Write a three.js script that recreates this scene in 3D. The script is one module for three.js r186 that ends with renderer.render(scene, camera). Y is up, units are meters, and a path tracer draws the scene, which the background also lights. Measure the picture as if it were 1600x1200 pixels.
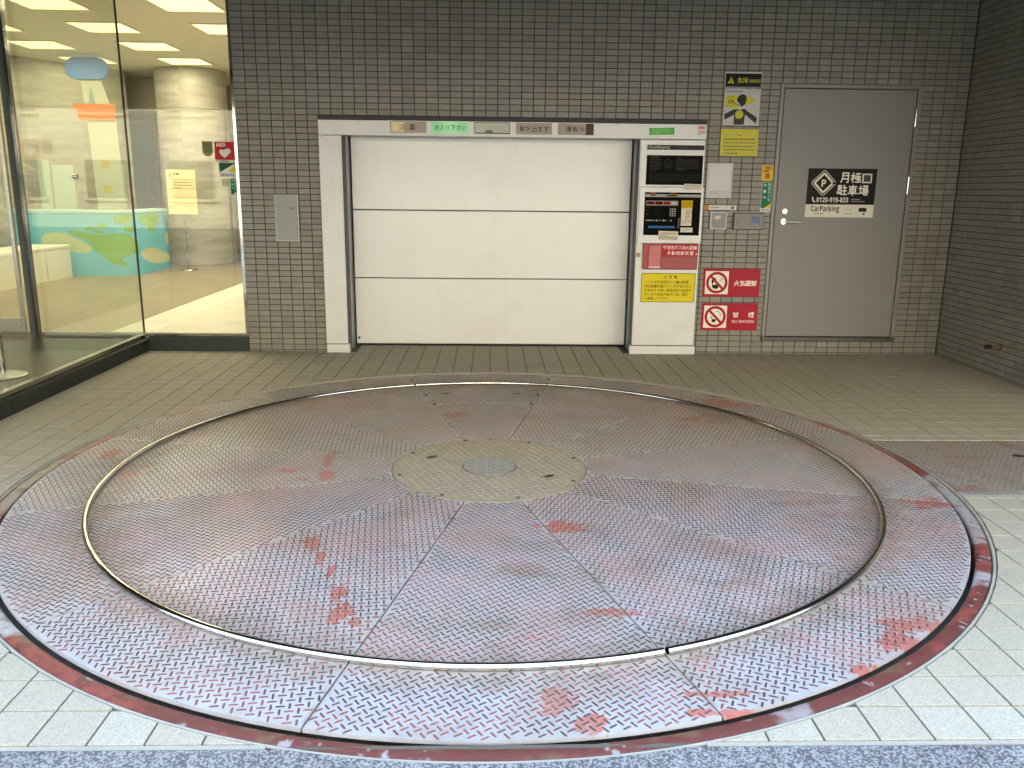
import * as THREE from 'three';
import { RoundedBoxGeometry } from 'three/addons/geometries/RoundedBoxGeometry.js';
import { RectAreaLightUniformsLib } from 'three/addons/lights/RectAreaLightUniformsLib.js';

// ---------- camera, sky, sun, exposure ----------
const scene = new THREE.Scene();
const camera = new THREE.PerspectiveCamera(49.63, 4 / 3, 0.05, 600);
camera.position.set(2.1421, 1.4166, 7.3254);
camera.rotation.order = 'YXZ';
camera.rotation.set(-0.2289, -0.027, 0.0107);

const SKY = { zenith: [0.48, 0.72, 1.14], horizon: [0.95, 0.96, 0.98], ground: [0.30, 0.29, 0.27], gain: 1.0 };
{
  const w = 256, h = 128, d = new Float32Array(w * h * 4);
  for (let j = 0; j < h; j++) {
    const el = (j + 0.5) / h * Math.PI - Math.PI / 2, s = Math.sin(el);   // first row is the bottom of the sky
    for (let i = 0; i < w; i++) {
      const t = Math.pow(1 - Math.max(0, s), 2.2), o = (j * w + i) * 4;
      for (let c = 0; c < 3; c++) d[o + c] = SKY.gain * (s < -0.01 ? SKY.ground[c] : SKY.zenith[c] * (1 - t) + SKY.horizon[c] * t);
      d[o + 3] = 1;
    }
  }
  const sky = new THREE.DataTexture(d, w, h, THREE.RGBAFormat, THREE.FloatType);
  sky.mapping = THREE.EquirectangularReflectionMapping; sky.magFilter = THREE.LinearFilter; sky.needsUpdate = true;
  scene.background = sky; scene.environment = sky;
}
const sun = new THREE.DirectionalLight(new THREE.Color(1.0, 0.95, 0.86), 5);   // stands behind the building: the forecourt is in its shade
sun.position.set(-9, 30, -24); sun.target.position.set(2, 0, 14);
sun.castShadow = true; sun.shadow.mapSize.set(4096, 4096);
Object.assign(sun.shadow.camera, { left: -45, right: 45, top: 45, bottom: -45, near: 1, far: 140 });
scene.add(sun, sun.target);

const renderer = new THREE.WebGLRenderer({ antialias: true });
renderer.toneMapping = THREE.LinearToneMapping;
renderer.toneMappingExposure = 6.4;
renderer.shadowMap.enabled = true;
RectAreaLightUniformsLib.init();

// ---------- helpers ----------
let seed = 7;
const rnd = () => { seed = (seed + 0x6D2B79F5) | 0; let t = Math.imul(seed ^ (seed >>> 15), 1 | seed); t = (t + Math.imul(t ^ (t >>> 7), 61 | t)) ^ t; return ((t ^ (t >>> 14)) >>> 0) / 4294967296; };
const rr = (a, b) => a + (b - a) * rnd();
const clamp = (x, a = 0, b = 1) => Math.min(b, Math.max(a, x));
const step = (a, b, x) => { const t = clamp((x - a) / (b - a)); return t * t * (3 - 2 * t); };
const V = (x, y, z) => new THREE.Vector3(x, y, z);
const hash = (x, y, s) => { let h = Math.imul(x, 374761393) + Math.imul(y, 668265263) + Math.imul(s, 2147483647 - 9176); h = Math.imul(h ^ (h >>> 13), 1274126177); return ((h ^ (h >>> 16)) >>> 0) / 4294967296; };
function vnoise(x, y, s, per = 0) {                                   // value noise, periodic if per > 0
  const xi = Math.floor(x), yi = Math.floor(y), fx = x - xi, fy = y - yi, u = fx * fx * (3 - 2 * fx), v = fy * fy * (3 - 2 * fy);
  const m = (k) => per ? ((k % per) + per) % per : k;
  const a = hash(m(xi), m(yi), s), b = hash(m(xi + 1), m(yi), s), c = hash(m(xi), m(yi + 1), s), d = hash(m(xi + 1), m(yi + 1), s);
  return (a + (b - a) * u) * (1 - v) + (c + (d - c) * u) * v;
}
function fbm(x, y, s, oct = 4, per = 0) { let t = 0, a = 0.5, n = 0; for (let i = 0; i < oct; i++) { t += a * vnoise(x, y, s + i, per); n += a; x *= 2; y *= 2; if (per) per *= 2; a *= 0.5; } return t / n; }
const mix3 = (a, b, t) => [a[0] + (b[0] - a[0]) * t, a[1] + (b[1] - a[1]) * t, a[2] + (b[2] - a[2]) * t];
const enc = (v) => { v = clamp(v); return 255 * (v <= 0.0031308 ? v * 12.92 : 1.055 * Math.pow(v, 1 / 2.4) - 0.055); };
function dataTex(w, h, fn, srgb, wrap = true) {                        // fn gives linear rgb, or one value
  const d = new Uint8Array(w * h * 4);
  for (let j = 0; j < h; j++) for (let i = 0; i < w; i++) {
    const c = fn((i + 0.5) / w, (j + 0.5) / h), o = (j * w + i) * 4;
    for (let k = 0; k < 3; k++) { const v = c.length ? c[k] : c; d[o + k] = srgb ? enc(v) : 255 * clamp(v); }
    d[o + 3] = 255;
  }
  const t = new THREE.DataTexture(d, w, h, THREE.RGBAFormat);
  t.magFilter = THREE.LinearFilter; t.minFilter = THREE.LinearMipmapLinearFilter; t.generateMipmaps = true;
  if (wrap) t.wrapS = t.wrapT = THREE.RepeatWrapping;
  if (srgb) t.colorSpace = THREE.SRGBColorSpace;
  t.needsUpdate = true; return t;
}
function canvasTex(w, h, draw) {
  const c = document.createElement('canvas'); c.width = w; c.height = h;
  const g = c.getContext('2d'); draw(g, w, h);
  const t = new THREE.CanvasTexture(c); t.colorSpace = THREE.SRGBColorSpace; t.magFilter = THREE.LinearFilter; t.anisotropy = 8; return t;
}
const lin = (r, g, b) => new THREE.Color().setRGB(r, g, b);
const mat = (c, rough = 0.6, metal = 0, extra = {}) => new THREE.MeshStandardMaterial({ color: Array.isArray(c) ? lin(...c) : c, roughness: rough, metalness: metal, ...extra });

const taken = {};
function numbered(n) { if (taken[n] === undefined) { taken[n] = 0; return n; } taken[n]++; return n + '_' + String(taken[n]).padStart(3, '0'); }
function tag(o, label, category, group) { o.userData.label = label; o.userData.category = category; if (group) o.userData.group = group; return o; }
function mesh(name, geo, m, parent = scene, pos) {
  const o = new THREE.Mesh(geo, m); o.name = parent === scene ? numbered(name) : name; o.castShadow = o.receiveShadow = true;
  if (pos) o.position.set(...pos); parent.add(o); return o;
}
function thing(name, label, category, pos = [0, 0, 0], group) {
  const g = new THREE.Group(); g.name = numbered(name); g.position.set(...pos); scene.add(g); return tag(g, label, category, group);
}
function struct(name, geo, m, pos) { const o = mesh(name, geo, m, scene, pos); o.userData.kind = 'structure'; return o; }
// a box between two corners, as geometry; r > 0 rounds its edges; uv in metres
function bx(x0, x1, y0, y1, z0, z1, r = 0) {
  const w = Math.abs(x1 - x0), h = Math.abs(y1 - y0), d = Math.abs(z1 - z0);
  const g = r > 0 ? new RoundedBoxGeometry(w, h, d, 2, Math.min(r, w / 2.01, h / 2.01, d / 2.01)) : new THREE.BoxGeometry(w, h, d);
  const p = g.attributes.position, n = g.attributes.normal, uv = g.attributes.uv;
  const cx = (x0 + x1) / 2, cy = (y0 + y1) / 2, cz = (z0 + z1) / 2;
  for (let i = 0; i < p.count; i++) {
    const X = p.getX(i) + cx, Y = p.getY(i) + cy, Z = p.getZ(i) + cz, ax = Math.abs(n.getX(i)), ay = Math.abs(n.getY(i)), az = Math.abs(n.getZ(i));
    if (ay >= ax && ay >= az) uv.setXY(i, X, Z); else if (ax >= az) uv.setXY(i, Z, Y); else uv.setXY(i, X, Y);
  }
  g.translate(cx, cy, cz); return g;
}
const box = (name, parent, m, x0, x1, y0, y1, z0, z1, r = 0) => mesh(name, bx(x0, x1, y0, y1, z0, z1, r), m, parent);
function merge(list) {                                                 // joins non-indexed copies
  let n = 0; const gs = list.map((g) => g.index ? g.toNonIndexed() : g); for (const g of gs) n += g.attributes.position.count;
  const o = new THREE.BufferGeometry();
  for (const [k, s] of [['position', 3], ['normal', 3], ['uv', 2]]) { const a = new Float32Array(n * s); let at = 0; for (const g of gs) { a.set(g.attributes[k].array, at); at += g.attributes[k].array.length; } o.setAttribute(k, new THREE.BufferAttribute(a, s)); }
  return o;
}
function bar(a, b, r, seg = 10) { const d = b.clone().sub(a), g = new THREE.CylinderGeometry(r, r, d.length(), seg); g.applyQuaternion(new THREE.Quaternion().setFromUnitVectors(V(0, 1, 0), d.normalize())); const m = a.clone().add(b).multiplyScalar(0.5); g.translate(m.x, m.y, m.z); return g; }

// ---------- tiles: convex outlines raised from a joint bed, the 300 that show largest as meshes of their own ----------
function tileArrays(poly, depth, bev, uo, vo, us) {                    // outline in the plane, counter-clockwise
  const n = poly.length, P = [], N = [], U = [];
  let cx = 0, cy = 0; for (const q of poly) { cx += q[0] / n; cy += q[1] / n; }
  const top = poly.map(([x, y]) => { const dx = cx - x, dy = cy - y, l = Math.hypot(dx, dy) || 1; return [x + dx / l * bev * 1.3, y + dy / l * bev * 1.3]; });
  const put = (a, b, c, nn) => { for (const q of [a, b, c]) { P.push(...q); N.push(...nn); U.push((q[0] + uo) / us, (q[1] + vo) / us); } };
  for (let i = 1; i < n - 1; i++) put([...top[0], depth], [...top[i], depth], [...top[i + 1], depth], [0, 0, 1]);
  for (let i = 0; i < n; i++) {
    const j = (i + 1) % n, ex = poly[j][0] - poly[i][0], ey = poly[j][1] - poly[i][1], l = Math.hypot(ex, ey) || 1, nx = ey / l, ny = -ex / l;
    const b0 = [...poly[i], depth - bev], b1 = [...poly[j], depth - bev], t0 = [...top[i], depth], t1 = [...top[j], depth];
    const k = Math.SQRT1_2; put(b0, b1, t1, [nx * k, ny * k, k]); put(b0, t1, t0, [nx * k, ny * k, k]);
    const g0 = [...poly[i], 0], g1 = [...poly[j], 0]; put(g0, g1, b1, [nx, ny, 0]); put(g0, b1, b0, [nx, ny, 0]);
  }
  return { P, N, U };
}
// list: {poly, tone}; basis maps plane (u, v, out) into the parent's space; size(poly) ranks how large a piece shows
function layTiles(parent, name, list, basis, tones, makeMat, opt, size) {
  const mats = tones.map((t) => makeMat(t)), own = new THREE.Matrix3().setFromMatrix4(basis);
  list.forEach((t) => { t.s = size(t.poly); });
  list.sort((a, b) => b.s - a.s);
  const cache = {}, rest = { P: [], N: [], U: [], C: [] }, v = V(0, 0, 0);
  list.forEach((t, i) => {
    if (i < 300) {
      const x0 = t.poly[0][0], y0 = t.poly[0][1], variant = i % 5, key = variant + ':' + t.poly.map((q) => (q[0] - x0).toFixed(4) + ',' + (q[1] - y0).toFixed(4)).join(' ');
      if (!cache[key]) {
        const a = tileArrays(t.poly.map((q) => [q[0] - x0, q[1] - y0]), opt.depth, opt.bevel, variant * 0.37, variant * 0.61, opt.uvSize), g = new THREE.BufferGeometry();
        for (const [k, s, arr] of [['position', 3, a.P], ['normal', 3, a.N], ['uv', 2, a.U]]) g.setAttribute(k, new THREE.Float32BufferAttribute(arr, s));
        const m = basis.clone().setPosition(0, 0, 0); g.applyMatrix4(m); cache[key] = g;
      }
      v.set(x0, y0, (t.lift || 0)).applyMatrix4(basis);
      mesh(name, cache[key], mats[t.tone], parent, [v.x, v.y, v.z]);
    } else {
      const a = tileArrays(t.poly, opt.depth, opt.bevel, hash(i, 3, 5) * 7, hash(i, 9, 5) * 7, opt.uvSize), c = tones[t.tone];
      for (let k = 0; k < a.P.length; k += 3) {
        v.set(a.P[k], a.P[k + 1], a.P[k + 2] + (t.lift || 0)).applyMatrix4(basis); rest.P.push(v.x, v.y, v.z);
        v.set(a.N[k], a.N[k + 1], a.N[k + 2]).applyMatrix3(own); rest.N.push(v.x, v.y, v.z);
        rest.C.push(c[0], c[1], c[2]);
      }
      for (const u of a.U) rest.U.push(u);
    }
  });
  if (rest.P.length) {
    const g = new THREE.BufferGeometry();
    for (const [k, s, arr] of [['position', 3, rest.P], ['normal', 3, rest.N], ['uv', 2, rest.U], ['color', 3, rest.C]]) g.setAttribute(k, new THREE.Float32BufferAttribute(arr, s));
    const m = makeMat([1, 1, 1]); m.vertexColors = true;
    mesh(name + 's', g, m, parent).userData.kind = 'stuff';
  }
}
camera.updateMatrixWorld(); camera.updateProjectionMatrix();
function shownSize(basis) {                                            // pixels squared of an outline, 0 outside the frame
  const v = V(0, 0, 0);
  return (poly) => {
    let inside = 0, a = 0, x0 = 9, x1 = -9, y0 = 9, y1 = -9;
    for (const q of poly) { v.set(q[0], q[1], 0).applyMatrix4(basis).project(camera); if (Math.abs(v.x) < 1.02 && Math.abs(v.y) < 1.02 && v.z < 1) inside++; x0 = Math.min(x0, v.x); x1 = Math.max(x1, v.x); y0 = Math.min(y0, v.y); y1 = Math.max(y1, v.y); }
    a = (x1 - x0) * (y1 - y0); return inside ? a : a * 1e-6;
  };
}
function clipHalf(poly, nx, ny, d) {                                   // keep nx*x + ny*y >= d
  const o = [];
  for (let i = 0; i < poly.length; i++) {
    const a = poly[i], b = poly[(i + 1) % poly.length], da = nx * a[0] + ny * a[1] - d, db = nx * b[0] + ny * b[1] - d;
    if (da >= 0) o.push(a);
    if ((da >= 0) !== (db >= 0)) { const t = da / (da - db); o.push([a[0] + (b[0] - a[0]) * t, a[1] + (b[1] - a[1]) * t]); }
  }
  return o;
}
const area = (p) => { let s = 0; for (let i = 0; i < p.length; i++) { const j = (i + 1) % p.length; s += p[i][0] * p[j][1] - p[j][0] * p[i][1]; } return s / 2; };

// ---------- textures ----------
const T = {};
T.grain = dataTex(512, 512, (u, v) => 0.5 + 0.5 * (fbm(u * 64, v * 64, 11, 3, 64) - 0.5) + 0.5 * (fbm(u * 8, v * 8, 4, 4, 8) - 0.5), false);
T.speck = dataTex(1024, 1024, (u, v) => {                              // fine flecks in the pale floor tile, 0.6 m across
  const f = fbm(u * 150, v * 150, 21, 2, 150), c = fbm(u * 6, v * 6, 5, 4, 6), k = f > 0.60 ? 0.84 : f < 0.36 ? 1.06 : 0.97;
  return [k * (0.93 + 0.05 * (c - 0.5)), k * (0.93 + 0.05 * (c - 0.5)), k * (0.92 + 0.06 * (c - 0.5))];
}, true);
T.ceramic = dataTex(512, 512, (u, v) => { const f = fbm(u * 60, v * 60, 31, 3, 60), c = fbm(u * 5, v * 5, 8, 4, 5); const k = 0.9 + 0.16 * (f - 0.5) + 0.22 * (c - 0.5); return [k, k, k * 0.99]; }, true);
T.granite = dataTex(1024, 1024, (u, v) => {                            // 0.8 m across
  const f = fbm(u * 170, v * 170, 41, 2, 170), g = vnoise(u * 260, v * 260, 44, 260), b = fbm(u * 5, v * 5, 46, 4, 5);
  let c = f > 0.56 ? [0.33, 0.33, 0.325] : f > 0.44 ? [0.19, 0.195, 0.195] : [0.095, 0.098, 0.103];
  if (g > 0.9) c = [0.08, 0.09, 0.11];
  const k = 0.85 + 0.3 * (b - 0.5); return [c[0] * k, c[1] * k, c[2] * k];
}, true);
T.darkStone = dataTex(512, 512, (u, v) => { const f = fbm(u * 90, v * 90, 51, 2, 90), b = fbm(u * 6, v * 6, 52, 4, 6), k = (f > 0.58 ? 1.7 : f < 0.4 ? 0.6 : 1) * (0.8 + 0.4 * b); return [0.015 * k, 0.019 * k, 0.017 * k]; }, true);
T.wood = dataTex(512, 512, (u, v) => { const row = Math.floor(u * 8), f = fbm(u * 120, v * 5 + row * 3, 61, 3, 0), t = hash(row, Math.floor(v * 2 + (row % 2) * 0.5), 3); const k = 0.8 + 0.25 * (f - 0.5) + 0.22 * (t - 0.5); return [0.40 * k, 0.325 * k, 0.215 * k]; }, true);
T.stoneWall = dataTex(512, 512, (u, v) => { const f = fbm(u * 4, v * 22, 71, 5, 0), g = fbm(u * 60, v * 60, 75, 2, 60), k = 0.86 + 0.55 * (f - 0.5) + 0.12 * (g - 0.5); return [0.45 * k, 0.425 * k, 0.36 * k]; }, true);
T.metalScratch = dataTex(512, 512, (u, v) => 0.45 + 0.5 * (fbm(u * 7, v * 7, 81, 5, 7) - 0.5) + 0.25 * (fbm(u * 90, v * 8, 83, 2, 0) - 0.5), false);
T.whitePaint = dataTex(512, 512, (u, v) => { const a = fbm(u * 5, v * 5, 91, 5, 5), s = fbm(u * 26, v * 3, 95, 4, 0), d = step(0.6, 0.85, s) * 0.025 + step(0.5, 0.8, a) * 0.035; return [0.95 - d, 0.945 - d * 1.1, 0.92 - d * 1.4]; }, true);
for (const k in T) T[k].anisotropy = 8;
const sized = (t, s) => { const c = t.clone(); c.repeat.set(1 / s, 1 / s); c.needsUpdate = true; return c; };

// ---------- materials ----------
const M = {
  joint: mat([0.030, 0.028, 0.024], 0.95),
  floorJoint: mat([0.11, 0.098, 0.076], 0.95, 0, { map: sized(T.ceramic, 0.7) }),
  whiteMetal: mat([0.67, 0.675, 0.67], 0.38, 0.12, { map: sized(T.whitePaint, 1.3), bumpMap: sized(T.grain, 0.9), bumpScale: 0.0006 }),
  shutter: mat([0.745, 0.745, 0.735], 0.34, 0.12, { map: sized(T.whitePaint, 1.9), bumpMap: sized(T.grain, 5.3), bumpScale: 0.0025 }),
  darkTrim: mat([0.035, 0.034, 0.032], 0.6),
  jambDark: mat([0.07, 0.075, 0.075], 0.55, 0.2),
  guide: mat([0.34, 0.36, 0.37], 0.38, 0.6),
  doorPaint: mat([0.205, 0.196, 0.178], 0.46, 0, { bumpMap: sized(T.grain, 0.8), bumpScale: 0.0005 }),
  doorFrame: mat([0.215, 0.206, 0.19], 0.42, 0.1, { bumpMap: sized(T.grain, 0.5), bumpScale: 0.0004 }),
  steel: mat([0.62, 0.61, 0.58], 0.24, 1, { roughnessMap: sized(T.metalScratch, 0.6) }),
  steelDull: mat([0.42, 0.41, 0.38], 0.42, 1, { roughnessMap: sized(T.metalScratch, 0.5) }),
  black: mat([0.012, 0.012, 0.012], 0.5),
  rubber: mat([0.018, 0.017, 0.016], 0.85),
  glass: new THREE.MeshPhysicalMaterial({ color: lin(0.96, 0.97, 0.93), transmission: 1, thickness: 0, roughness: 0, ior: 1.5 }),
  glassSide: new THREE.MeshPhysicalMaterial({ color: lin(0.93, 0.945, 0.90), transmission: 1, thickness: 0, roughness: 0, ior: 1.5 }),
  darkStone: mat([1, 1, 1], 0.55, 0, { map: sized(T.darkStone, 0.5) }),
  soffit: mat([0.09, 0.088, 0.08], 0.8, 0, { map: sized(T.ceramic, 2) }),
  concrete: mat([0.30, 0.29, 0.265], 0.9, 0, { map: sized(T.ceramic, 1.4), bumpMap: sized(T.grain, 0.7), bumpScale: 0.002 }),
  cement: mat([0.36, 0.345, 0.29], 0.9, 0, { map: sized(T.ceramic, 0.5), bumpMap: sized(T.grain, 0.3), bumpScale: 0.002 }),
};

// ================= the setting =================
const CX = 2.14, CZ = 3.165, R_PLATE = 2.234, R_RIM = 2.312, R_SET = 2.326;     // the turntable
const WX = 6.195, CEIL = 3.3, SOFFIT = 3.03, EDGE = 5.41, CANOPY = 5.25;
const PX = 9.2, PZ = 1.9;                                              // unseen passage at the right, added to bring light to the back wall
const STRIP = { x0: 4.2, z0: 2.665, z1: 3.57 };                        // steel pit cover running to the right wall
const holeShape = (x0, x1, z0, z1, r) => { const s = new THREE.Shape(); s.moveTo(x0, -z1); s.lineTo(x1, -z1); s.lineTo(x1, -z0); s.lineTo(x0, -z0); s.closePath(); const h = new THREE.Path(); h.absarc(CX, -CZ, r, 0, Math.PI * 2, true); s.holes.push(h); return s; };
// street and apron
struct('street_ground', bx(-300, 300, -0.5, -0.12, 11.2, 320), mat([0.10, 0.098, 0.094], 0.9, 0, { map: sized(T.ceramic, 3) }));
struct('side_ground', bx(-300, 300, -0.6, -0.14, -300, 11.2), M.concrete);
struct('pavement', bx(-60, 60, -0.12, 0.0, 8.3, 11.2), mat([0.34, 0.33, 0.30], 0.9, 0, { map: sized(T.ceramic, 1.1) }));
{
  const ap = thing('granite_apron', 'speckled blue grey granite paving along the front edge of the tiled floor', 'paving', [0, 0, 5.43]);
  const m = mat([1, 1, 1], 0.55, 0, { map: sized(T.granite, 0.8), bumpMap: sized(T.grain, 0.2), bumpScale: 0.0012 });
  const notched = (x0, x1, z0, z1, y0, y1) => {                        // a slab cut round the turntable pit
    const sh = new THREE.Shape(), zz = 5.43, f = (x) => Math.max(z0, CZ - zz + Math.sqrt(Math.max(0, (R_SET + 0.003) ** 2 - (x - CX) ** 2)));
    sh.moveTo(x0, -z1); sh.lineTo(x1, -z1); sh.lineTo(x1, -z0); for (let i = 1; i < 40; i++) { const x = CX + 0.6 - 1.2 * i / 40; sh.lineTo(x, -f(x)); } sh.lineTo(x0, -z0); sh.closePath();
    const g = new THREE.ExtrudeGeometry(sh, { depth: y1 - y0, bevelEnabled: false }).rotateX(-Math.PI / 2).translate(0, y0, 0); return g;
  };
  for (let k = -3; k < 4; k++) for (let r = 0; r < 2; r++) { const x0 = -0.02 + k * 3.44 + 0.003, x1 = -0.02 + (k + 1) * 3.44 - 0.003; if (k === 0 && r === 0) mesh('slab', notched(x0, x1, 0.004, 1.416, -0.10, 0.001), m, ap); else box('slab', ap, m, x0, x1, -0.10, 0.001, r * 1.42 + 0.004, (r + 1) * 1.42 - 0.004, 0.004); }
  mesh('joint_bed', notched(-12, 14, 0.001, 2.86, -0.11, -0.006), M.cement, ap);
}
// tiled floor
{
  const fl = new THREE.Group(); fl.name = numbered('tiled_floor'); fl.userData.kind = 'structure'; scene.add(fl);
  const g = new THREE.ExtrudeGeometry(holeShape(-0.88, PX, 0, EDGE + 0.014, R_SET - 0.004), { depth: 0.09, bevelEnabled: false, curveSegments: 96 });
  g.rotateX(-Math.PI / 2); g.translate(0, -0.0965, 0); mesh('joint_bed', g, M.floorJoint, fl);
  const reveal = bx(0.88, 3.41, -0.09, -0.0065, -0.34, 0); mesh('threshold_bed', reveal, M.floorJoint, fl);
  const basis = new THREE.Matrix4().makeBasis(V(1, 0, 0), V(0, 0, -1), V(0, 1, 0)).setPosition(0, -0.0065, 0);
  const p = 0.1495, q = 0.1493, jw = 0.0031, list = [];
  for (let i = -22; i < 49; i++) for (let j = 0; j < 40; j++) {
    let x0 = 2.141 + i * p, x1 = x0 + p, z1 = EDGE - j * q, z0 = z1 - q;
    if (z1 > EDGE + 0.001 || x1 < -0.87 || x0 > PX || (x0 > WX && z1 < PZ + 0.05)) continue;
    if (x0 > WX - 0.01 || (x1 > WX && z0 > PZ)) z0 = Math.max(z0, PZ + 0.003);
    const recess = x0 > 0.86 && x1 < 3.44; if (z0 < (recess ? -0.34 : 0)) { if (z1 < (recess ? -0.30 : 0.02)) continue; z0 = recess ? Math.max(z0, -0.335) : 0.002; }
    x0 = Math.max(x0 + jw, -0.878); x1 = Math.min(x1 - jw, z0 > PZ ? PX - 0.004 : WX - 0.004); z0 += jw; z1 -= jw;
    let poly = [[x0, -z1], [x1, -z1], [x1, -z0], [x0, -z0]];
    if (x1 > STRIP.x0 && z1 > STRIP.z0 - 0.01 && z0 < STRIP.z1) { if (z0 < STRIP.z0 - 0.02) poly = clipHalf(poly, 0, 1, -(STRIP.z0 - 0.003)); else if (z1 > STRIP.z1 + 0.02) poly = clipHalf(poly, 0, -1, STRIP.z1 + 0.003); else poly = []; }
    if (poly.length > 2) { const mx = (x0 + x1) / 2 - CX, mz = (z0 + z1) / 2 - CZ, l = Math.hypot(mx, mz), nx = mx / l, nz = mz / l; poly = clipHalf(poly, nx, -nz, nx * CX + nz * CZ + R_SET + 0.002); }
    if (poly.length < 3 || area(poly) < 2e-4) continue;
    const dirt = fbm(x0 * 1.3, z0 * 1.3, 201, 4) + (rnd() - 0.5) * 0.22;
    list.push({ poly, tone: dirt > 0.68 ? 7 : dirt > 0.60 ? 6 : Math.floor(rnd() * 6), lift: rr(-0.0004, 0.0004) });
  }
  const tones = [[0.415, 0.385, 0.303], [0.411, 0.381, 0.299], [0.419, 0.389, 0.307], [0.407, 0.377, 0.294], [0.415, 0.383, 0.299], [0.421, 0.392, 0.311], [0.405, 0.371, 0.283], [0.397, 0.362, 0.275]];
  layTiles(fl, 'floor_tile', list, basis, tones, (c) => mat(c, 0.88, 0, { map: T.speck, bumpMap: T.grain, bumpScale: 0.0008 }), { depth: 0.0065, bevel: 0.0009, uvSize: 0.6 }, shownSize(basis));
  for (const [a, b] of [[-0.88, CX - Math.sqrt((R_SET + 0.002) ** 2 - (EDGE + 0.01 - CZ) ** 2)], [CX + Math.sqrt((R_SET + 0.002) ** 2 - (EDGE + 0.01 - CZ) ** 2), PX]]) box('edge_strip', fl, M.cement, a, b, -0.05, -0.001, EDGE + 0.002, EDGE + 0.0185);
}
// walls of small glazed tiles
const wallTones = [[0.240, 0.223, 0.182], [0.230, 0.214, 0.176], [0.250, 0.234, 0.191], [0.221, 0.207, 0.171], [0.247, 0.226, 0.179], [0.234, 0.221, 0.186], [0.211, 0.193, 0.155], [0.257, 0.245, 0.211]];
const wallMat = (c) => mat(c, 0.42, 0, { map: T.ceramic, bumpMap: T.grain, bumpScale: 0.0012 });
function tileWall(parent, basis, u0, u1, v1, pu, pv, uo, vo, holes) {
  const list = [], jw = 0.0028;
  for (let i = Math.floor((u0 - uo) / pu); uo + i * pu < u1; i++) for (let j = -1; vo + j * pv < v1; j++) {
    let a0 = Math.max(uo + i * pu + jw, u0), a1 = Math.min(uo + (i + 1) * pu - jw, u1), b0 = Math.max(vo + j * pv + jw, 0.001), b1 = Math.min(vo + (j + 1) * pv - jw, v1);
    for (const h of holes) {
      if (a1 <= h[0] || a0 >= h[1] || b1 <= h[2] || b0 >= h[3]) continue;
      const cut = [h[0] - a0, a1 - h[1], h[2] - b0, b1 - h[3]], k = cut.indexOf(Math.max(...cut));
      if (cut[k] < 0.002) { a1 = a0; break; }
      if (k === 0) a1 = h[0] - 0.001; else if (k === 1) a0 = h[1] + 0.001; else if (k === 2) b1 = h[2] - 0.001; else b0 = h[3] + 0.001;
    }
    if (a1 - a0 < 0.004 || b1 - b0 < 0.004) continue;
    list.push({ poly: [[a0, b0], [a1, b0], [a1, b1], [a0, b1]], tone: (() => { const d = fbm(a0 * 1.1 + 40, b0 * 1.6, 211, 4) + (rnd() - 0.5) * 0.3; return d > 0.70 ? 6 : d < 0.27 ? 7 : Math.floor(rnd() * 6); })(), lift: rr(-0.0007, 0.0006) });
  }
  layTiles(parent, 'wall_tile', list, basis, wallTones, wallMat, { depth: 0.006, bevel: 0.0012, uvSize: 0.5 }, shownSize(basis));
}
const MX0 = 0.69, MX1 = 3.968, MY1 = 2.013;                            // opening for the lift entrance
const DX0 = 4.577, DX1 = 5.787, DY0 = 0.124, DY1 = 2.316;              // steel door with its frame
{
  const w = thing('tiled_back_wall', 'back wall of small brown grey glazed tiles around the white shutter and the grey door', 'wall', [3, 0, 0]);
  const g = (x0, x1, y0, y1) => box('joint_bed', w, M.joint, x0 - 3, x1 - 3, y0, y1, -0.25, -0.006);
  g(0, MX0, -0.06, MY1); g(MX1, DX0 + 0.03, -0.06, MY1); g(DX0 + 0.03, DX1 - 0.03, -0.06, DY0); g(DX1 - 0.03, WX + 0.3, -0.06, MY1);
  g(0, DX0 + 0.03, MY1, CEIL); g(DX1 - 0.03, WX + 0.3, MY1, CEIL); g(DX0 + 0.03, DX1 - 0.03, DY1 - 0.03, CEIL);
  tileWall(w, new THREE.Matrix4().makeBasis(V(1, 0, 0), V(0, 1, 0), V(0, 0, 1)).setPosition(-3, 0, -0.006), 0.001, WX - 0.001, CEIL, 0.0998, 0.05005, 0.0, 0.0153, [[MX0, MX1, -1, MY1], [DX0, DX1, DY0, DY1]]);
  const s = thing('tiled_side_wall', 'shaded side wall of the same small tiles on the right with a short pipe end', 'wall', [WX, 0, 2.7]);
  box('joint_bed', s, M.joint, 0.006, 0.3, -0.06, CEIL, -2.7, PZ - 2.7);
  tileWall(s, new THREE.Matrix4().makeBasis(V(0, 0, 1), V(0, 1, 0), V(-1, 0, 0)).setPosition(0.006, 0, -2.7), 0.001, PZ, CEIL, 0.0998, 0.05005, 0.03, 0.0153, []);
}
// canopy, the building above, outer walls of the block, added passage and beam
struct('added_passage_wall', bx(WX + 0.301, PX + 0.3, -0.06, CEIL, PZ - 0.3, PZ), M.concrete);  // both walls close off the added passage that lets in side light
struct('added_passage_end_wall', bx(PX, PX + 0.3, -0.06, CEIL, PZ + 0.001, CANOPY), M.concrete);
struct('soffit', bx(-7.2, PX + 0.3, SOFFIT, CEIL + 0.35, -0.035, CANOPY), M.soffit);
struct('added_front_beam', bx(-7.2, PX + 0.3, 2.5, SOFFIT - 0.001, CANOPY - 0.45, CANOPY - 0.003), M.concrete);  // unseen downstand, added to hold high light off the wall tops
const upper = thing('upper_building', 'upper storeys of the building above the covered forecourt', 'building', [0, CEIL + 0.35, 0]);
box('wall', upper, M.concrete, -9, 10, 0.002, 9, -14, CANOPY - 0.01);
struct('lobby_outer_wall', bx(-7.2, -6.5, -0.1, CEIL, -10.6, CANOPY), M.concrete);
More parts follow.
